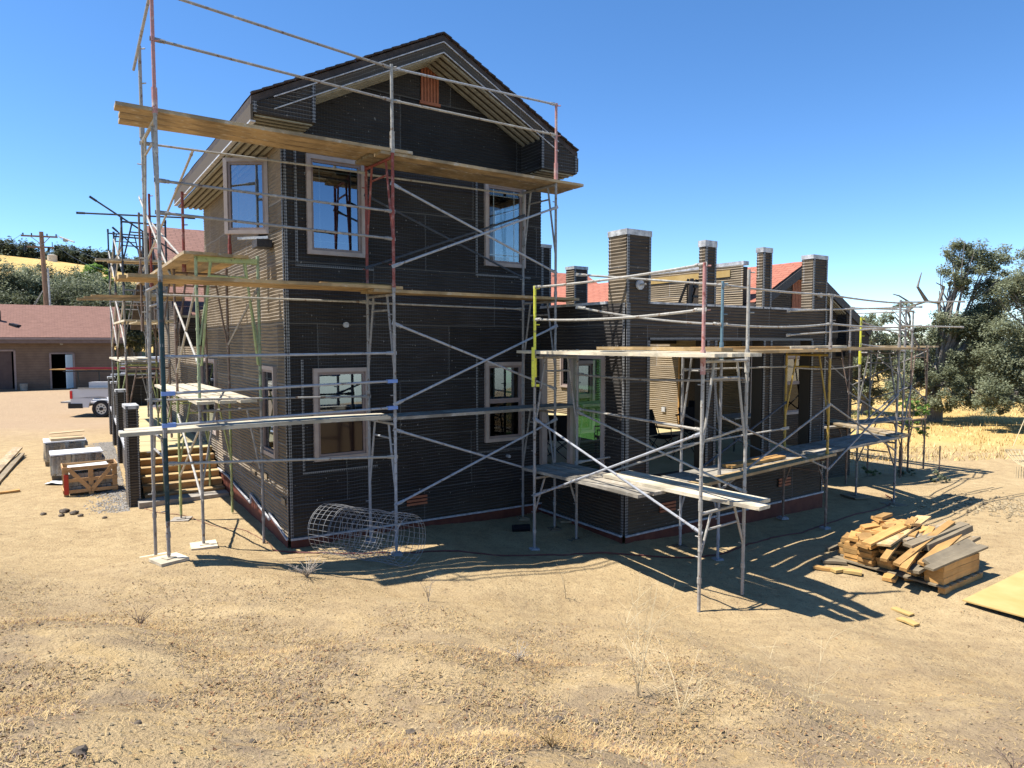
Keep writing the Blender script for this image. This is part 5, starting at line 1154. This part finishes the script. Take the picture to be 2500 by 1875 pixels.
# ---------------------------------------------------------------- utility pole
p = at(116, 835, 58); z0 = hgt(p.x, p.y); up = thing('utility_pole', (p.x, p.y, z0), 'brown wooden utility pole with two crossarms and a white conduit behind the garage', 'utility pole')
zt_ = at(116, 566, 58).z; M['polewood'] = noisy('brown_pole_wood', (.20, .12, .075), (.30, .19, .13), 3, .9, .3, stretch=(4, 4, .5))
MB().tube((p.x+.25, p.y, z0-.3), (p.x-.15, p.y, zt_), .24, 12, .16).build('pole', M['polewood'], up)
ax = Vector((.93, .36, 0)).normalized()
def arm(z, l0, l1, nm='crossarm'):
    c = Vector((p.x-.12, p.y-.2, z)); a = MB().bar(c-ax*l0, c+ax*l1, .11, .13).build(nm, M['polewood'], up); return c
c = arm(at(116, 578, 58).z, 1.35, 1.25); c2 = arm(at(116, 604, 58).z, .95, .95)
for k in (-1.2, -.6, .5, 1.15): MB().tube(c+ax*k+ZV*.06, c+ax*k+ZV*.24, .05, 8).build('insulator', M['blackm'], up)
MB().tube(c2-ax*1.1-ZV*.35, c2-ax*1.05+ZV*.1, .1, 8).build('fuse_cutout', M['blackm'], up); MB().tube(c2+ax*.55-ZV*.35, c2+ax*.6+ZV*.05, .09, 8).build('fuse_cutout', M['blackm'], up); MB().tube(c2+ax*.85+ZV*.0, c2+ax*.85+ZV*.45, .03, 6).build('insulator', M['blackm'], up)
MB().tube((p.x+.62, p.y-.2, z0), (p.x+.42, p.y-.2, at(116, 655, 58).z), .07, 8).build('conduit', M['flash'], up)
br = MB(); br.bar(c-ax*.7-ZV*.02, Vector((p.x, p.y-.15, c.z-.7)), .04, .05); br.bar(c+ax*.7-ZV*.02, Vector((p.x, p.y-.15, c.z-.7)), .04, .05); br.build('arm_brace', M['galv'], up)
gw = MB()
for e in (2.6, 3.3): gw.tube((p.x, p.y, at(116, 700, 58).z), (p.x-e, p.y-3, z0), .018, 5)
gw.build('guy_wire', M['galv'], up)
# wires to the house: sagging lines
wr = MB()
for k, (dz, end) in enumerate(((0, at(470, 640, 26)), (-.9, at(480, 660, 26)))):
    s_ = c+ax*1.2+ZV*(.2+dz); wr.path([s_.lerp(end, i/16)-ZV*1.6*4*(i/16)*(1-i/16)*.6 for i in range(17)], .012, 4)
end = at(-40, 590, 80); wr.path([(c-ax*1.2+ZV*.2).lerp(end, i/10)-ZV*.6*4*(i/10)*(1-i/10) for i in range(11)], .014, 4)
tag(wr.build('overhead_wires', M['blackm']), 'thin service wires running from the utility pole', 'wire')
s_ = at(145, 578, 57.5); e_ = at(181, 591, 55); sp_ = MB().tube(s_, e_, .055, 8); sp_.box((at(160, 585, 56.5).x, at(160, 585, 56.5).y, at(160, 590, 56.5).z), .3, .2, .25); sp_.build('service_drop', M['galv_light'], up)
# water tank on the ridge
tp = at(128, 640, 122); z0 = hgt(tp.x, tp.y); tnk = thing('water_tank', (tp.x, tp.y, z0), 'cream water tank on the golden ridge behind the utility pole', 'water tank')
MB().tube((tp.x, tp.y, z0-1), (tp.x, tp.y, at(128, 624, 122).z), .75, 20).build('tank', noisy('cream_tank', (.5, .42, .33), (.58, .5, .4), 1), tnk)
MB().tube((tp.x, tp.y, at(128, 624, 122).z), (tp.x, tp.y, at(128, 621, 122).z), .78, 20, .3).build('lid', M['concrete'], tnk)
# ---------------------------------------------------------------- wire mesh roll
pa, pb = Vector((-2.78, 10.05, 0)), Vector((-1.42, 9.35, 0)); rr = .37
pa.z = hgt(pa.x, pa.y)+rr; pb.z = hgt(pb.x, pb.y)+rr; mr = MB(); ax_ = (pb-pa).normalized(); sd = ax_.cross(ZV).normalized(); ups = sd.cross(ax_)
n = 30; rings = 17
def rp(i, j): 
    a = 2*math.pi*i/n; r_ = rr*(1+.05*noise.noise(Vector((i*.3, j*.4, 0)))+.03*math.sin(a*2+j*.1)); return pa.lerp(pb, j/(rings-1))+(sd*math.cos(a)+ups*math.sin(a))*r_
for j in range(rings): mr.path([rp(i, j) for i in range(n+1)], .0032, 4)
for i in range(n): mr.path([rp(i, j) for j in range(rings)], .0032, 4)
for j in (0, 4, 8, 12, 16): mr.path([pa.lerp(pb, j/16)+(sd*math.cos(a/10)+ups*math.sin(a/10))*rr*(.98-.004*a) for a in range(0, 44)], .003, 4)
tag(mr.build('wire_mesh_roll', M['wire']), 'big loose roll of galvanised wire mesh lying by the tower corner', 'wire mesh roll')
# hose and cables
M['hose'] = mk('dull_red_hose', (.13, .045, .035), .7)[0]; M['cable'] = mk('brown_cord', (.20, .10, .055), .7)[0]
def lay(name, pts, r, mat, lab, cat):
    P = []; pts = [Vector((a, b, 0)) for a, b in pts]; pts = [pts[0]]+pts+[pts[-1]]
    for i in range(1, len(pts)-2):
        for k in range(10):
            t = k/10; a, b, c, d = pts[i-1:i+3]
            q = .5*((2*b)+(c-a)*t+(2*a-5*b+4*c-d)*t*t+(3*b-a-3*c+d)*t**3); P.append(Vector((q.x, q.y, hgt(q.x, q.y)+r)))
    tag(MB().path(P, r, 6).build(name, M[mat]), lab, cat)
def gp(px, py, z):
    y = (3.15-z)*1671/(py-835.); return ((px-1250)/1671*y, y)
lay('hose', [gp(*a) for a in ((655, 1352, .02), (720, 1356, .02), (820, 1362, .02), (960, 1358, .0), (1100, 1364, -.05), (1303, 1368, -.15), (1450, 1372, -.2), (1600, 1374, -.22), (1740, 1368, -.25), (1850, 1340, -.26), (1960, 1308, -.28), (2080, 1272, -.32), (2180, 1240, -.36), (2192, 1226, -.38), (2175, 1214, -.38))], .013, 'hose', 'dull red hose winding along the foot of the house in shade', 'hose')
lay('cord', [gp(*a) for a in ((325, 1240, .0), (380, 1262, 0), (440, 1272, 0), (520, 1296, .02), (580, 1304, .02), (640, 1330, .02), (655, 1350, .02))], .008, 'cable', 'thin brown cord crossing the sunlit ground at the left', 'cord')
# black brush head by a pole foot
x_, y_ = gp(1272, 1290, -.1); bb = MB(); bb.tube((x_-.15, y_-.35, hgt(x_, y_-.35)+.06), (x_+.15, y_-.3, hgt(x_, y_-.3)+.06), .06, 12)
tag(bb.build('brush_head', M['black']), 'black bristle roll lying by the back pole in the inner corner', 'brush')
# ---------------------------------------------------------------- lumber pile
O = Vector((5.88, 9.05, 0)); gzp = -.27
def LP(a, b, z): p = O+UV3*a+WV3*b; return Vector((p.x, p.y, gzp+z))
pl = thing('pallet', LP(.5, .75, 0), 'wooden pallet under the pile of lumber', 'pallet')
for b in (.06, .8, 1.5): MB().bar(LP(.0, b, .045), LP(1.15, b, .045), .09, .09).build('bearer', M['fir'], pl)
m = MB()
for k in range(6): m.bar(LP(.02+.21*k, 0, .1), LP(.02+.21*k, 1.6, .1), .13, .022)
m.build('deck_board', M['fir_old'], pl)
rnd = random.Random(5)
def lum(a0, b0, a1, b1, z0, z1, w, th, mat, lab, grp, tilt=0): return plank(LP(a0, b0, z0), LP(a1, b1, z1), lab, w=w, th=th, mat=mat, tilt=tilt, group=grp, cat='board', name='board')
gA = 'stacked short boards of the lumber pile'; lA = 'short orange board stacked in the lumber pile'
for l in range(3): lum(.02, .17+rnd.uniform(-.004, .004), 1.10, .17, .115+l*.087, .115+l*.087, .25, .085, 'fir', 'thick orange board at the right end of the lumber pile, one of three stacked', 'three thick boards at the right end of the pile')
gB = 'loose boards heaped on the lumber pile'; lB = 'loose orange offcut heaped on top of the lumber pile'
for bc, a0, L, lv in ((.42, -.02, .7, 2), (.42, .55, .5, 5), (.62, .15, .55, 4), (.62, .72, .4, 7), (.86, .02, .5, 5), (.86, .5, .38, 8), (.86, .86, .3, 9), (1.10, -.06, .42, 7), (1.10, .38, .36, 9), (1.10, .76, .36, 11), (1.34, -.02, .40, 7), (1.34, .40, .34, 8), (1.34, .76, .36, 11), (1.55, .2, .4, 5), (1.55, .62, .4, 7)):
    z = .115; top = lv-2
    for l in range(lv):
        th = rnd.choice((.045, .045, .06)); j = .012 if l < top else .05; an = rnd.gauss(0, .05 if l < top else .28); c_a = a0+L/2+rnd.uniform(-j, j); c_b = bc+rnd.uniform(-j, j); L_ = L*rnd.uniform(.8, 1.02)/2; tl = 0 if l < top else rnd.uniform(-.12, .12); dz = 0 if l < top else rnd.uniform(-.02, .02)
        lum(c_a-L_*math.cos(an), c_b-L_*math.sin(an), c_a+L_*math.cos(an), c_b+L_*math.sin(an), z-dz, z+dz, .22 if l < top else rnd.choice((.14, .18, .2)), th, 'fir', lA if l < top else lB, gA if l < top else gB, tl); z += th+.003
for k in range(14):
    b = rnd.uniform(.8, 1.5); a = rnd.uniform(-.2, .75); an = rnd.gauss(0, .5); L = rnd.uniform(.2, .34); z = .40+.22*max(0, min(1, (a+.1)/.8)); dz = rnd.uniform(-.05, .05)
    lum(a, b, a+L*math.cos(an), b+L*math.sin(an), z, z+dz, rnd.choice((.09, .14, .16)), .04, 'fir', lB, gB, rnd.uniform(-.4, .4))
lg = [(-.35, .50, 1.55, .62, .33, .62, .09, .04, 'fir'), (-.45, .62, 1.3, 1.05, .38, .62, .09, .04, 'fir'), (-.15, .78, 1.55, 1.02, .50, .62, .20, .03, 'plank_new'), (-.40, .38, 1.2, .75, .30, .55, .09, .045, 'fir'), (-.05, .30, 1.35, .46, .33, .50, .13, .04, 'fir'),
      (-.08, .20, 1.25, .20, .36, .43, .20, .045, 'fir_old'), (-.25, .12, 1.3, .07, .36, .42, .12, .03, 'fir_old'), (-.2, .36, .9, .36, .24, .34, .2, .04, 'fir_old'), (.2, .62, 1.75, .52, .47, .58, .13, .04, 'fir_old'), (.3, .75, 1.9, .80, .5, .50, .15, .04, 'plank'), (.5, .5, 1.7, .42, .4, .52, .09, .09, 'fir_old'), (-.3, .95, .9, .95, .5, .62, .14, .035, 'fir'), (.4, .35, 1.6, .30, .30, .44, .15, .04, 'plank')]
names = ['longest orange stick lying across the lumber pile', 'second orange stick rising to the back of the pile', 'wide pale board across the middle of the pile', 'orange stick pointing to the near side of the pile', 'orange stick beside the wide grey board', 'wide weathered grey board on the right of the pile', 'thin grey strip on the right edge of the pile', 'grey board end low in the middle of the pile', 'grey stick poking out at the far right of the pile', 'brown board poking out behind the pile', 'thick grey stick under the top boards', 'orange stick low on the heap', 'brown board under the grey boards']
for q, nm in zip(lg, names): lum(q[0], q[1], q[2], q[3], q[4], q[5], q[6], q[7], q[8], nm, None, rnd.uniform(-.2, .2) if q[6] < .2 else (-.45 if q[1] < .3 else .1))
sl = thing('step_ladder', X(9.0, 0, 3.52), 'small black A-frame step ladder standing on the porch roof deck', 'step ladder'); m = MB()
for a_, b_ in ((-.26, -.13), (.26, .13)):
    m.bar(X(9+a_, -.05, 3.52), X(9+b_, -.05, 4.55), .07, .05); m.bar(X(9+a_, .45, 3.52), X(9+b_, .05, 4.55), .05, .04)
m.build('side_rail', M['blackm'], sl)
for k_ in range(4): MB().bar(X(8.79+.035*k_, -.05, 3.72+.22*k_), X(9.21-.035*k_, -.05, 3.72+.22*k_), .1, .05).build('step', M['blackm'], sl)
# scraps round the pile
def scrap(px, py, ang, L, w, mat, lab, th=.04, tilt=0):
    x, y = gp(px, py, -.25); z = hgt(x, y)+.012; d = Vector((math.cos(ang), math.sin(ang), 0))*L/2
    plank(Vector((x, y, z))-d, Vector((x, y, z))+d, lab, w=w, th=th, mat=mat, cat='board', name='board', tilt=tilt)
scrap(2064, 1350, .55, .62, .07, 'fir_old', 'reddish stick lying in the shade left of the pile', .04)
scrap(2052, 1392, -.2, .34, .14, 'fir_old', 'shaded offcut furthest left of the pile'); scrap(2030, 1408, 2.6, .30, .10, 'fir', 'orange offcut in the sun left of the pile'); scrap(2066, 1414, .3, .22, .12, 'ply', 'pale rounded offcut beside the leftmost offcuts')
scrap(2100, 1418, -.5, .24, .14, 'ply', 'pale square offcut between the pile and the leftmost offcuts'); scrap(2196, 1428, .9, .38, .17, 'fir', 'offcut leaning at the foot of the pile, half in shadow', .045)
scrap(2270, 1430, -.1, .5, .14, 'fir', 'board at the near foot of the pile'); scrap(2228, 1487, -1.1, .26, .10, 'ply', 'upper of two pale offcuts lying alone on the sunlit ground', .02); scrap(2242, 1512, -1.15, .24, .11, 'ply', 'lower of two pale offcuts lying alone on the sunlit ground', .025)
scrap(2205, 1400, .2, .4, .13, 'fir_old', 'dark offcut in the shadow of the pile')
# plywood sheet
m = MB(); c = Vector((5.92, 8.78, 0)); q = []
for a, b in ((0, 0), (2.44, 0), (2.44, -1.22), (0, -1.22)): pt = c+UV3*a+WV3*b; q.append(Vector((pt.x, pt.y, hgt(pt.x, pt.y, False)+.05)))
m.add(q+[v+ZV*.018 for v in q], [(3, 2, 1, 0), (4, 5, 6, 7), (0, 1, 5, 4), (1, 2, 6, 5), (2, 3, 7, 6), (3, 0, 4, 7)])
tag(m.build('plywood_sheet', M['ply']), 'yellow plywood sheet lying flat at the right edge of the yard', 'plywood sheet')
# boards under the scaffold feet near the porch corner
scrap(1480, 1318, -.5, .9, .09, 'fir_old', 'thin board lying by the porch foundation in shade'); scrap(1400, 1300, .2, .5, .22, 'fir_old', 'sole board under the inner pole by the porch')
# ---------------------------------------------------------------- crate of stone and wrapped pallets at the left
M['stonebk'] = noisy('grey_stone_veneer', (.20, .185, .165), (.33, .31, .28), 7, .8, .5); M['plastic'] = glass('clear_plastic_wrap', (.86, .88, .9), .18, .25)
M['wrap'] = noisy('white_plastic_wrap', (.62, .63, .64), (.8, .8, .8), 4, .35, .5, .02); M['card'] = noisy('cardboard', (.42, .30, .17), (.5, .37, .22), 3, .9, .1)
M['cratew'] = wood('crate_timber', (.38, .20, .09), (.50, .29, .13), (.60, .38, .19), hue=0); M['stencil'] = mk('red_stencil_paint', (.45, .05, .03), .8)[0]
x0, y0 = gp(139, 1218, .0); x1, y1 = gp(274, 1203, .0); e1 = Vector((x1-x0, y1-y0, 0)); CL = e1.length; e1.normalize(); e2 = Vector((-e1.y, e1.x, 0)); CO = Vector((x0, y0, hgt(x0, y0)))
def CX(a, b, z): return CO+e1*a+e2*b+ZV*z
H_ = .60; D_ = .62
cr = thing('stone_crate', CX(CL/2, D_/2, 0), 'open timber crate with V braces holding grey stone, beside the deck', 'crate')
fr_ = MB()
for a in (.05, CL-.05):
    for b in (0, D_): fr_.bar(CX(a, b, 0), CX(a, b, H_), .09, .03, up=e2)
for z in (.10, H_-.03, H_*.55):
    for b in (0, D_): fr_.bar(CX(0, b-.03, z), CX(CL, b-.03, z), .02, .07)
for a in (0, CL):
    for z in (.1, H_-.03): fr_.bar(CX(a, 0, z), CX(a, D_, z), .02, .07)
fr_.bar(CX(CL/2, -.02, 0), CX(CL/2, -.02, H_), .09, .02, up=e2)
fr_.build('frame', M['cratew'], cr)
for s in (0, 1):
    MB().bar(CX(.1 if not s else CL-.1, -.055, H_-.03), CX(CL/2, -.055, .1), .018, .08).build('brace', M['cratew'], cr)
MB().bar(CX(.05, -.035, .05), CX(.05, -.035, H_-.14), .08, .03, up=e2).build('stencil_mark', M['stencil'], cr)
st = thing('stone_stack', CX(CL/2, D_/2, .05), 'grey stone veneer stacked inside the timber crate', 'stone stack'); rs = random.Random(3)
sm_ = MB()
for l in range(3):
    a = .08
    while a < CL-.12:
        w_ = rs.uniform(.05, .12); sm_.bar(CX(a+w_/2, .03+rs.uniform(0, .02), .13+l*.13), CX(a+w_/2, D_-.05, .13+l*.13), w_*.95, .12); a += w_
sm_.build('stone_rows', M['stonebk'], st)
MB().bar(CX(.1, D_/2, .53), CX(CL-.15, D_/2, .55), D_-.1, .05).build('plastic_cover', M['wrap'], st)
def wrapped(px, py, w, d, h, lab, card):
    x, y = gp(px, py, 0); c = Vector((x, y, hgt(x, y))); P = lambda a, b, z: c+e1*a+e2*b+ZV*z
    t = thing('wrapped_pallet', c, lab, 'pallet load'); p = MB()
    for b in (.05, d/2, d-.05): p.bar(P(0, b, .05), P(w, b, .05), .08, .1)
    p.bar(P(0, d/2, .12), P(w, d/2, .12), d, .03).build('pallet_base', M['fir_old'], t); s_ = MB()
    for l in range(4):
        a = .02
        while a < w-.06: k_ = rs.uniform(.07, .14); s_.bar(P(a+k_/2, .02, .2+l*(h-.18)/4), P(a+k_/2, d-.02, .2+l*(h-.18)/4), k_*.94, (h-.18)/4*.95); a += k_
    s_.build('stone_rows', M['stonebk'], t)
    wr_ = MB(); n = 10
    for (A, B) in (((0, 0), (w, 0)), ((w, 0), (w, d)), ((w, d), (0, d)), ((0, d), (0, 0))):
        for i in range(n):
            f0, f1_ = i/n, (i+1)/n; q = [P(A[0]+(B[0]-A[0])*f, A[1]+(B[1]-A[1])*f, z) for f, z in ((f0, .1), (f1_, .1), (f1_, h), (f0, h))]
            wr_.add([v+Vector((rs.uniform(-.02, .02), rs.uniform(-.035, 0), 0)) for v in q], [(0, 1, 2, 3)])
    wr_.build('plastic_wrap', M['plastic'], t)
    MB().bar(P(-.02, d/2, h+.01), P(w+.02, d/2, h+.015), d+.04, .03).build('top_cover', M['wrap'], t)
    if card:
        cd = MB().bar(P(.12, d*.35, h+.06), P(w-.02, d*.4, h+.06), .45, .06); cd.bar(P(.12, d*.75, h+.17), P(w+.02, d*.7, h+.2), .25, .02); cd.build('cardboard', M['card'], t)
wrapped(112, 1180, .98, .72, .56, 'plastic wrapped stone pallet just behind the timber crate', False)
wrapped(97, 1148, .86, .80, .58, 'plastic wrapped stone pallet furthest back, with cardboard on top', True)
# loose plastic sheet on the ground
m = MB(); x, y = gp(90, 1190, 0)
for i in range(8):
    for j in range(4): 
        q = [Vector((x+(i+a)*.09, y+(j+b)*.07, hgt(x, y)+.03+.05*abs(noise.noise(Vector(((i+a)*.8, (j+b)*.9, 4)))))) for a, b in ((0, 0), (1, 0), (1, 1), (0, 1))]; m.add(q, [(0, 1, 2, 3)])
tag(m.build('plastic_sheet', M['wrap']), 'crumpled white plastic trailing on the ground left of the crate', 'plastic sheet')
def lplank(px0, py0, px1, py1, z0, z1, w, mat, lab):
    a = gp(px0, py0, z0); b = gp(px1, py1, z1); plank(Vector((a[0], a[1], z0)), Vector((b[0], b[1], z1)), lab, w=w, mat=mat, cat='board', name='board')
lplank(-40, 1170, 30, 1098, .06, .22, .22, 'plank', 'upper of two leaning boards at the left edge'); lplank(-30, 1190, 40, 1112, .04, .12, .12, 'fir_old', 'lower dark board at the left edge'); lplank(-30, 1212, 30, 1204, .02, .02, .12, 'fir', 'flat orange board at the left edge')
# ---------------------------------------------------------------- chairs and table in the porch
def chair(loc, rz_, lab):
    t = thing('camp_chair', (0, 0, 0), lab, 'chair', 'folding camp chairs in the porch'); A = .27
    s_ = MB(); n = 6
    for i in range(n):
        for j in range(n):
            q = [Vector((-A+2*A*(i+a)/n, -A+2*A*(j+b)/n, .42-.06*math.sin(math.pi*(i+a)/n)*math.sin(math.pi*(j+b)/n)+.05*(-(j+b)/n+.5))) for a, b in ((0, 0), (1, 0), (1, 1), (0, 1))]; s_.add(q, [(0, 1, 2, 3)])
    s_.build('seat', M['black'], t); b_ = MB()
    for i in range(n):
        q = []
        for a, z in ((0, 0), (1, 0), (1, 1), (0, 1)): f = (i+a)/n; q.append(Vector((-A+2*A*f, A+.03+.14*z+.05*math.sin(math.pi*f), .40+.52*z)))
        b_.add(q, [(0, 1, 2, 3)]); b_.add([v+Vector((0, .012, 0)) for v in q], [(3, 2, 1, 0)])
    b_.build('backrest', M['black'], t)
    for sx in (-1, 1): MB().bar((sx*A*1.12, -A, .62), (sx*A*1.12, A+.05, .64), .07, .02).build('armrest', M['black'], t)
    for p_, q_ in (((-A, -A, 0), (A, -A, .42)), ((A, -A, 0), (-A, -A, .42)), ((-A, A, 0), (A, A, .42)), ((A, A, 0), (-A, A, .42)), ((-A, -A, 0), (-A, A, .42)), ((A, -A, 0), (A, A, .42)), ((-A, A, 0), (-A, -A, .42)), ((A, A, 0), (A, -A, .42))): MB().tube(p_, q_, .010, 6).build('leg', M['blackm'], t)
    f = MB()
    for sx in (-1, 1): f.tube((sx*A, -A, .42), (sx*A*1.1, -A, .62), .01, 6); f.tube((sx*A, A, .42), (sx*A, A+.17, .92), .01, 6)
    f.build('back_frame', M['blackm'], t)
    t.location = loc; t.rotation_euler = (0, 0, rz_); return t
base_a = math.atan2(U[1], U[0])
for s, t, r_, lb in ((5.45, .3, 2.2, 'black camp chair seen through the open half of the corner opening'), (6.2, -.35, -2.2, 'black camp chair behind the green filmed pane'), (7.35, -.75, .3, 'black camp chair in the first front opening, nearest the corner column'), (8.35, -.8, -.3, 'black camp chair just right of the first porch pier'), (9.5, .4, -1.2, 'black camp chair beside the folding table')):
    p = X(s, t, .82); chair(p, base_a+r_, lb)
tt = thing('folding_table', X(9.55, -.9, .82), 'pale topped folding table inside the right porch opening', 'table')
MB().boxst(8.95, 10.1, -1.2, -.55, 1.52, 1.55).build('table_top', M['galv_light'], tt)
for s in (9.05, 10.0):
    for t in (-1.12, -.63): MB().tube(X(s, t, .82), X(s, t, 1.52), .014, 6).build('leg', M['blackm'], tt)
# ---------------------------------------------------------------- hanging net chair, fence
hp = at(2487, 1130, 15.5); z_ = .25; hn = thing('hanging_chair', (hp.x+.15, hp.y, z_), 'white rope net chair hanging at the right edge', 'hanging chair'); m = MB()
for i in range(9):
    a0 = -1.3+2.6*i/8; m.path([(hp.x+.15+.32*math.sin(a0*k/5), hp.y-.18+.08*k, z_+.05+.55*(1-math.cos(1.2*k/5))) for k in range(0, 6)], .012, 4)
for k in range(5): m.path([(hp.x+.15+.32*math.sin((-1.3+2.6*i/8)*(k+1)/5), hp.y-.18+.08*(k+1), z_+.05+.55*(1-math.cos(1.2*(k+1)/5))) for i in range(9)], .012, 4)
for i in range(7): m.tube((hp.x-.05+.06*i, hp.y, z_+.05), (hp.x-.05+.06*i, hp.y, z_-.22), .008, 4)
m.build('net', M['strawpale'], hn); r_ = MB()
for dx in (-.15, .45): r_.tube((hp.x+dx, hp.y, z_+.5), (hp.x+1.1, hp.y+.3, z_+3.2), .01, 5)
r_.build('rope', M['strawpale'], hn)
fc = thing('wire_fence', G(11.3, 19.2), 'low wire mesh fence with thin posts round the sapling', 'fence')
pp = [(10.95, 19.0), (11.05, 19.3), (12.2, 19.3), (9.0, 19.8)]
for x, y in pp: z = hgt(x, y); MB().tube((x, y, z-.1), (x, y, z+.75), .018, 6).build('post', M['brownm'], fc)
m = MB()
for (x, y), (x2, y2) in zip([pp[3], pp[0], pp[1]], [pp[0], pp[1], pp[2]]):
    for k in range(6): m.tube((x, y, hgt(x, y)+.05+.13*k), (x2, y2, hgt(x2, y2)+.05+.13*k), .003, 4)
    n = max(1, int(math.hypot(x2-x, y2-y)/.15))
    for i in range(n): f = i/n; xx, yy = x+(x2-x)*f, y+(y2-y)*f; m.tube((xx, yy, hgt(xx, yy)), (xx, yy, hgt(xx, yy)+.72), .003, 4)
m.build('mesh', M['wire'], fc)
hf = thing('hill_fence', G(-24, 56), 'post and wire fence crossing the golden hillside beyond the garage', 'fence'); m = MB()
hpts = [at(px, 860, 58) for px in range(280, 440, 12)]
for q in hpts: z = hgt(q.x, q.y); MB().tube((q.x, q.y, z-.1), (q.x, q.y, z+1.2), .05, 6).build('post', M['brownm'], hf)
for a, b in zip(hpts, hpts[1:]):
    for k in (.4, .75, 1.1): m.tube((a.x, a.y, hgt(a.x, a.y)+k), (b.x, b.y, hgt(b.x, b.y)+k), .014, 4)
m.build('wire', M['galv'], hf)
# ================================================================ light, sky, camera
d = Vector((.513, .045, -1)).normalized()
sun = bpy.data.lights.new('sun', 'SUN'); so = bpy.data.objects.new('sun', sun); COL.objects.link(so); so.rotation_euler = d.to_track_quat('-Z', 'Y').to_euler()
sun.energy = 5.0; sun.angle = R(.53); sun.color = (1, .955, .88)
w = bpy.data.worlds.new('World'); sc.world = w; w.use_nodes = True; nt = w.node_tree
sk = nt.nodes.new('ShaderNodeTexSky'); sk.sky_type = 'NISHITA'; sk.sun_disc = False; sk.sun_elevation = math.asin(-d.z); sk.sun_rotation = math.atan2(-d.x, -d.y); sk.altitude = 600; sk.air_density = .72; sk.dust_density = .1; sk.ozone_density = 2.6
bg = nt.nodes['Background']; hs = nt.nodes.new('ShaderNodeHueSaturation'); hs.inputs['Saturation'].default_value = 1.2; nt.links.new(sk.outputs[0], hs.inputs['Color']); nt.links.new(hs.outputs[0], bg.inputs[0]); bg.inputs[1].default_value = .13
cam = bpy.data.cameras.new('camera'); co = bpy.data.objects.new('camera', cam); COL.objects.link(co)
co.location = (0, 0, 3.15); co.rotation_euler = (R(90-3.52), 0, 0); cam.lens = 1666/2500*36; cam.sensor_width = 36; cam.clip_end = 6000; cam.clip_start = .05; sc.camera = co
vs = sc.view_settings; vs.view_transform = 'Standard'; vs.look = 'None'; vs.gamma = 1; vs.exposure = .96
sc.render.engine = 'CYCLES'; sc.render.resolution_x = 1024; sc.render.resolution_y = 768
sc.cycles.max_bounces = 8; sc.cycles.diffuse_bounces = 1; sc.cycles.transparent_max_bounces = 16
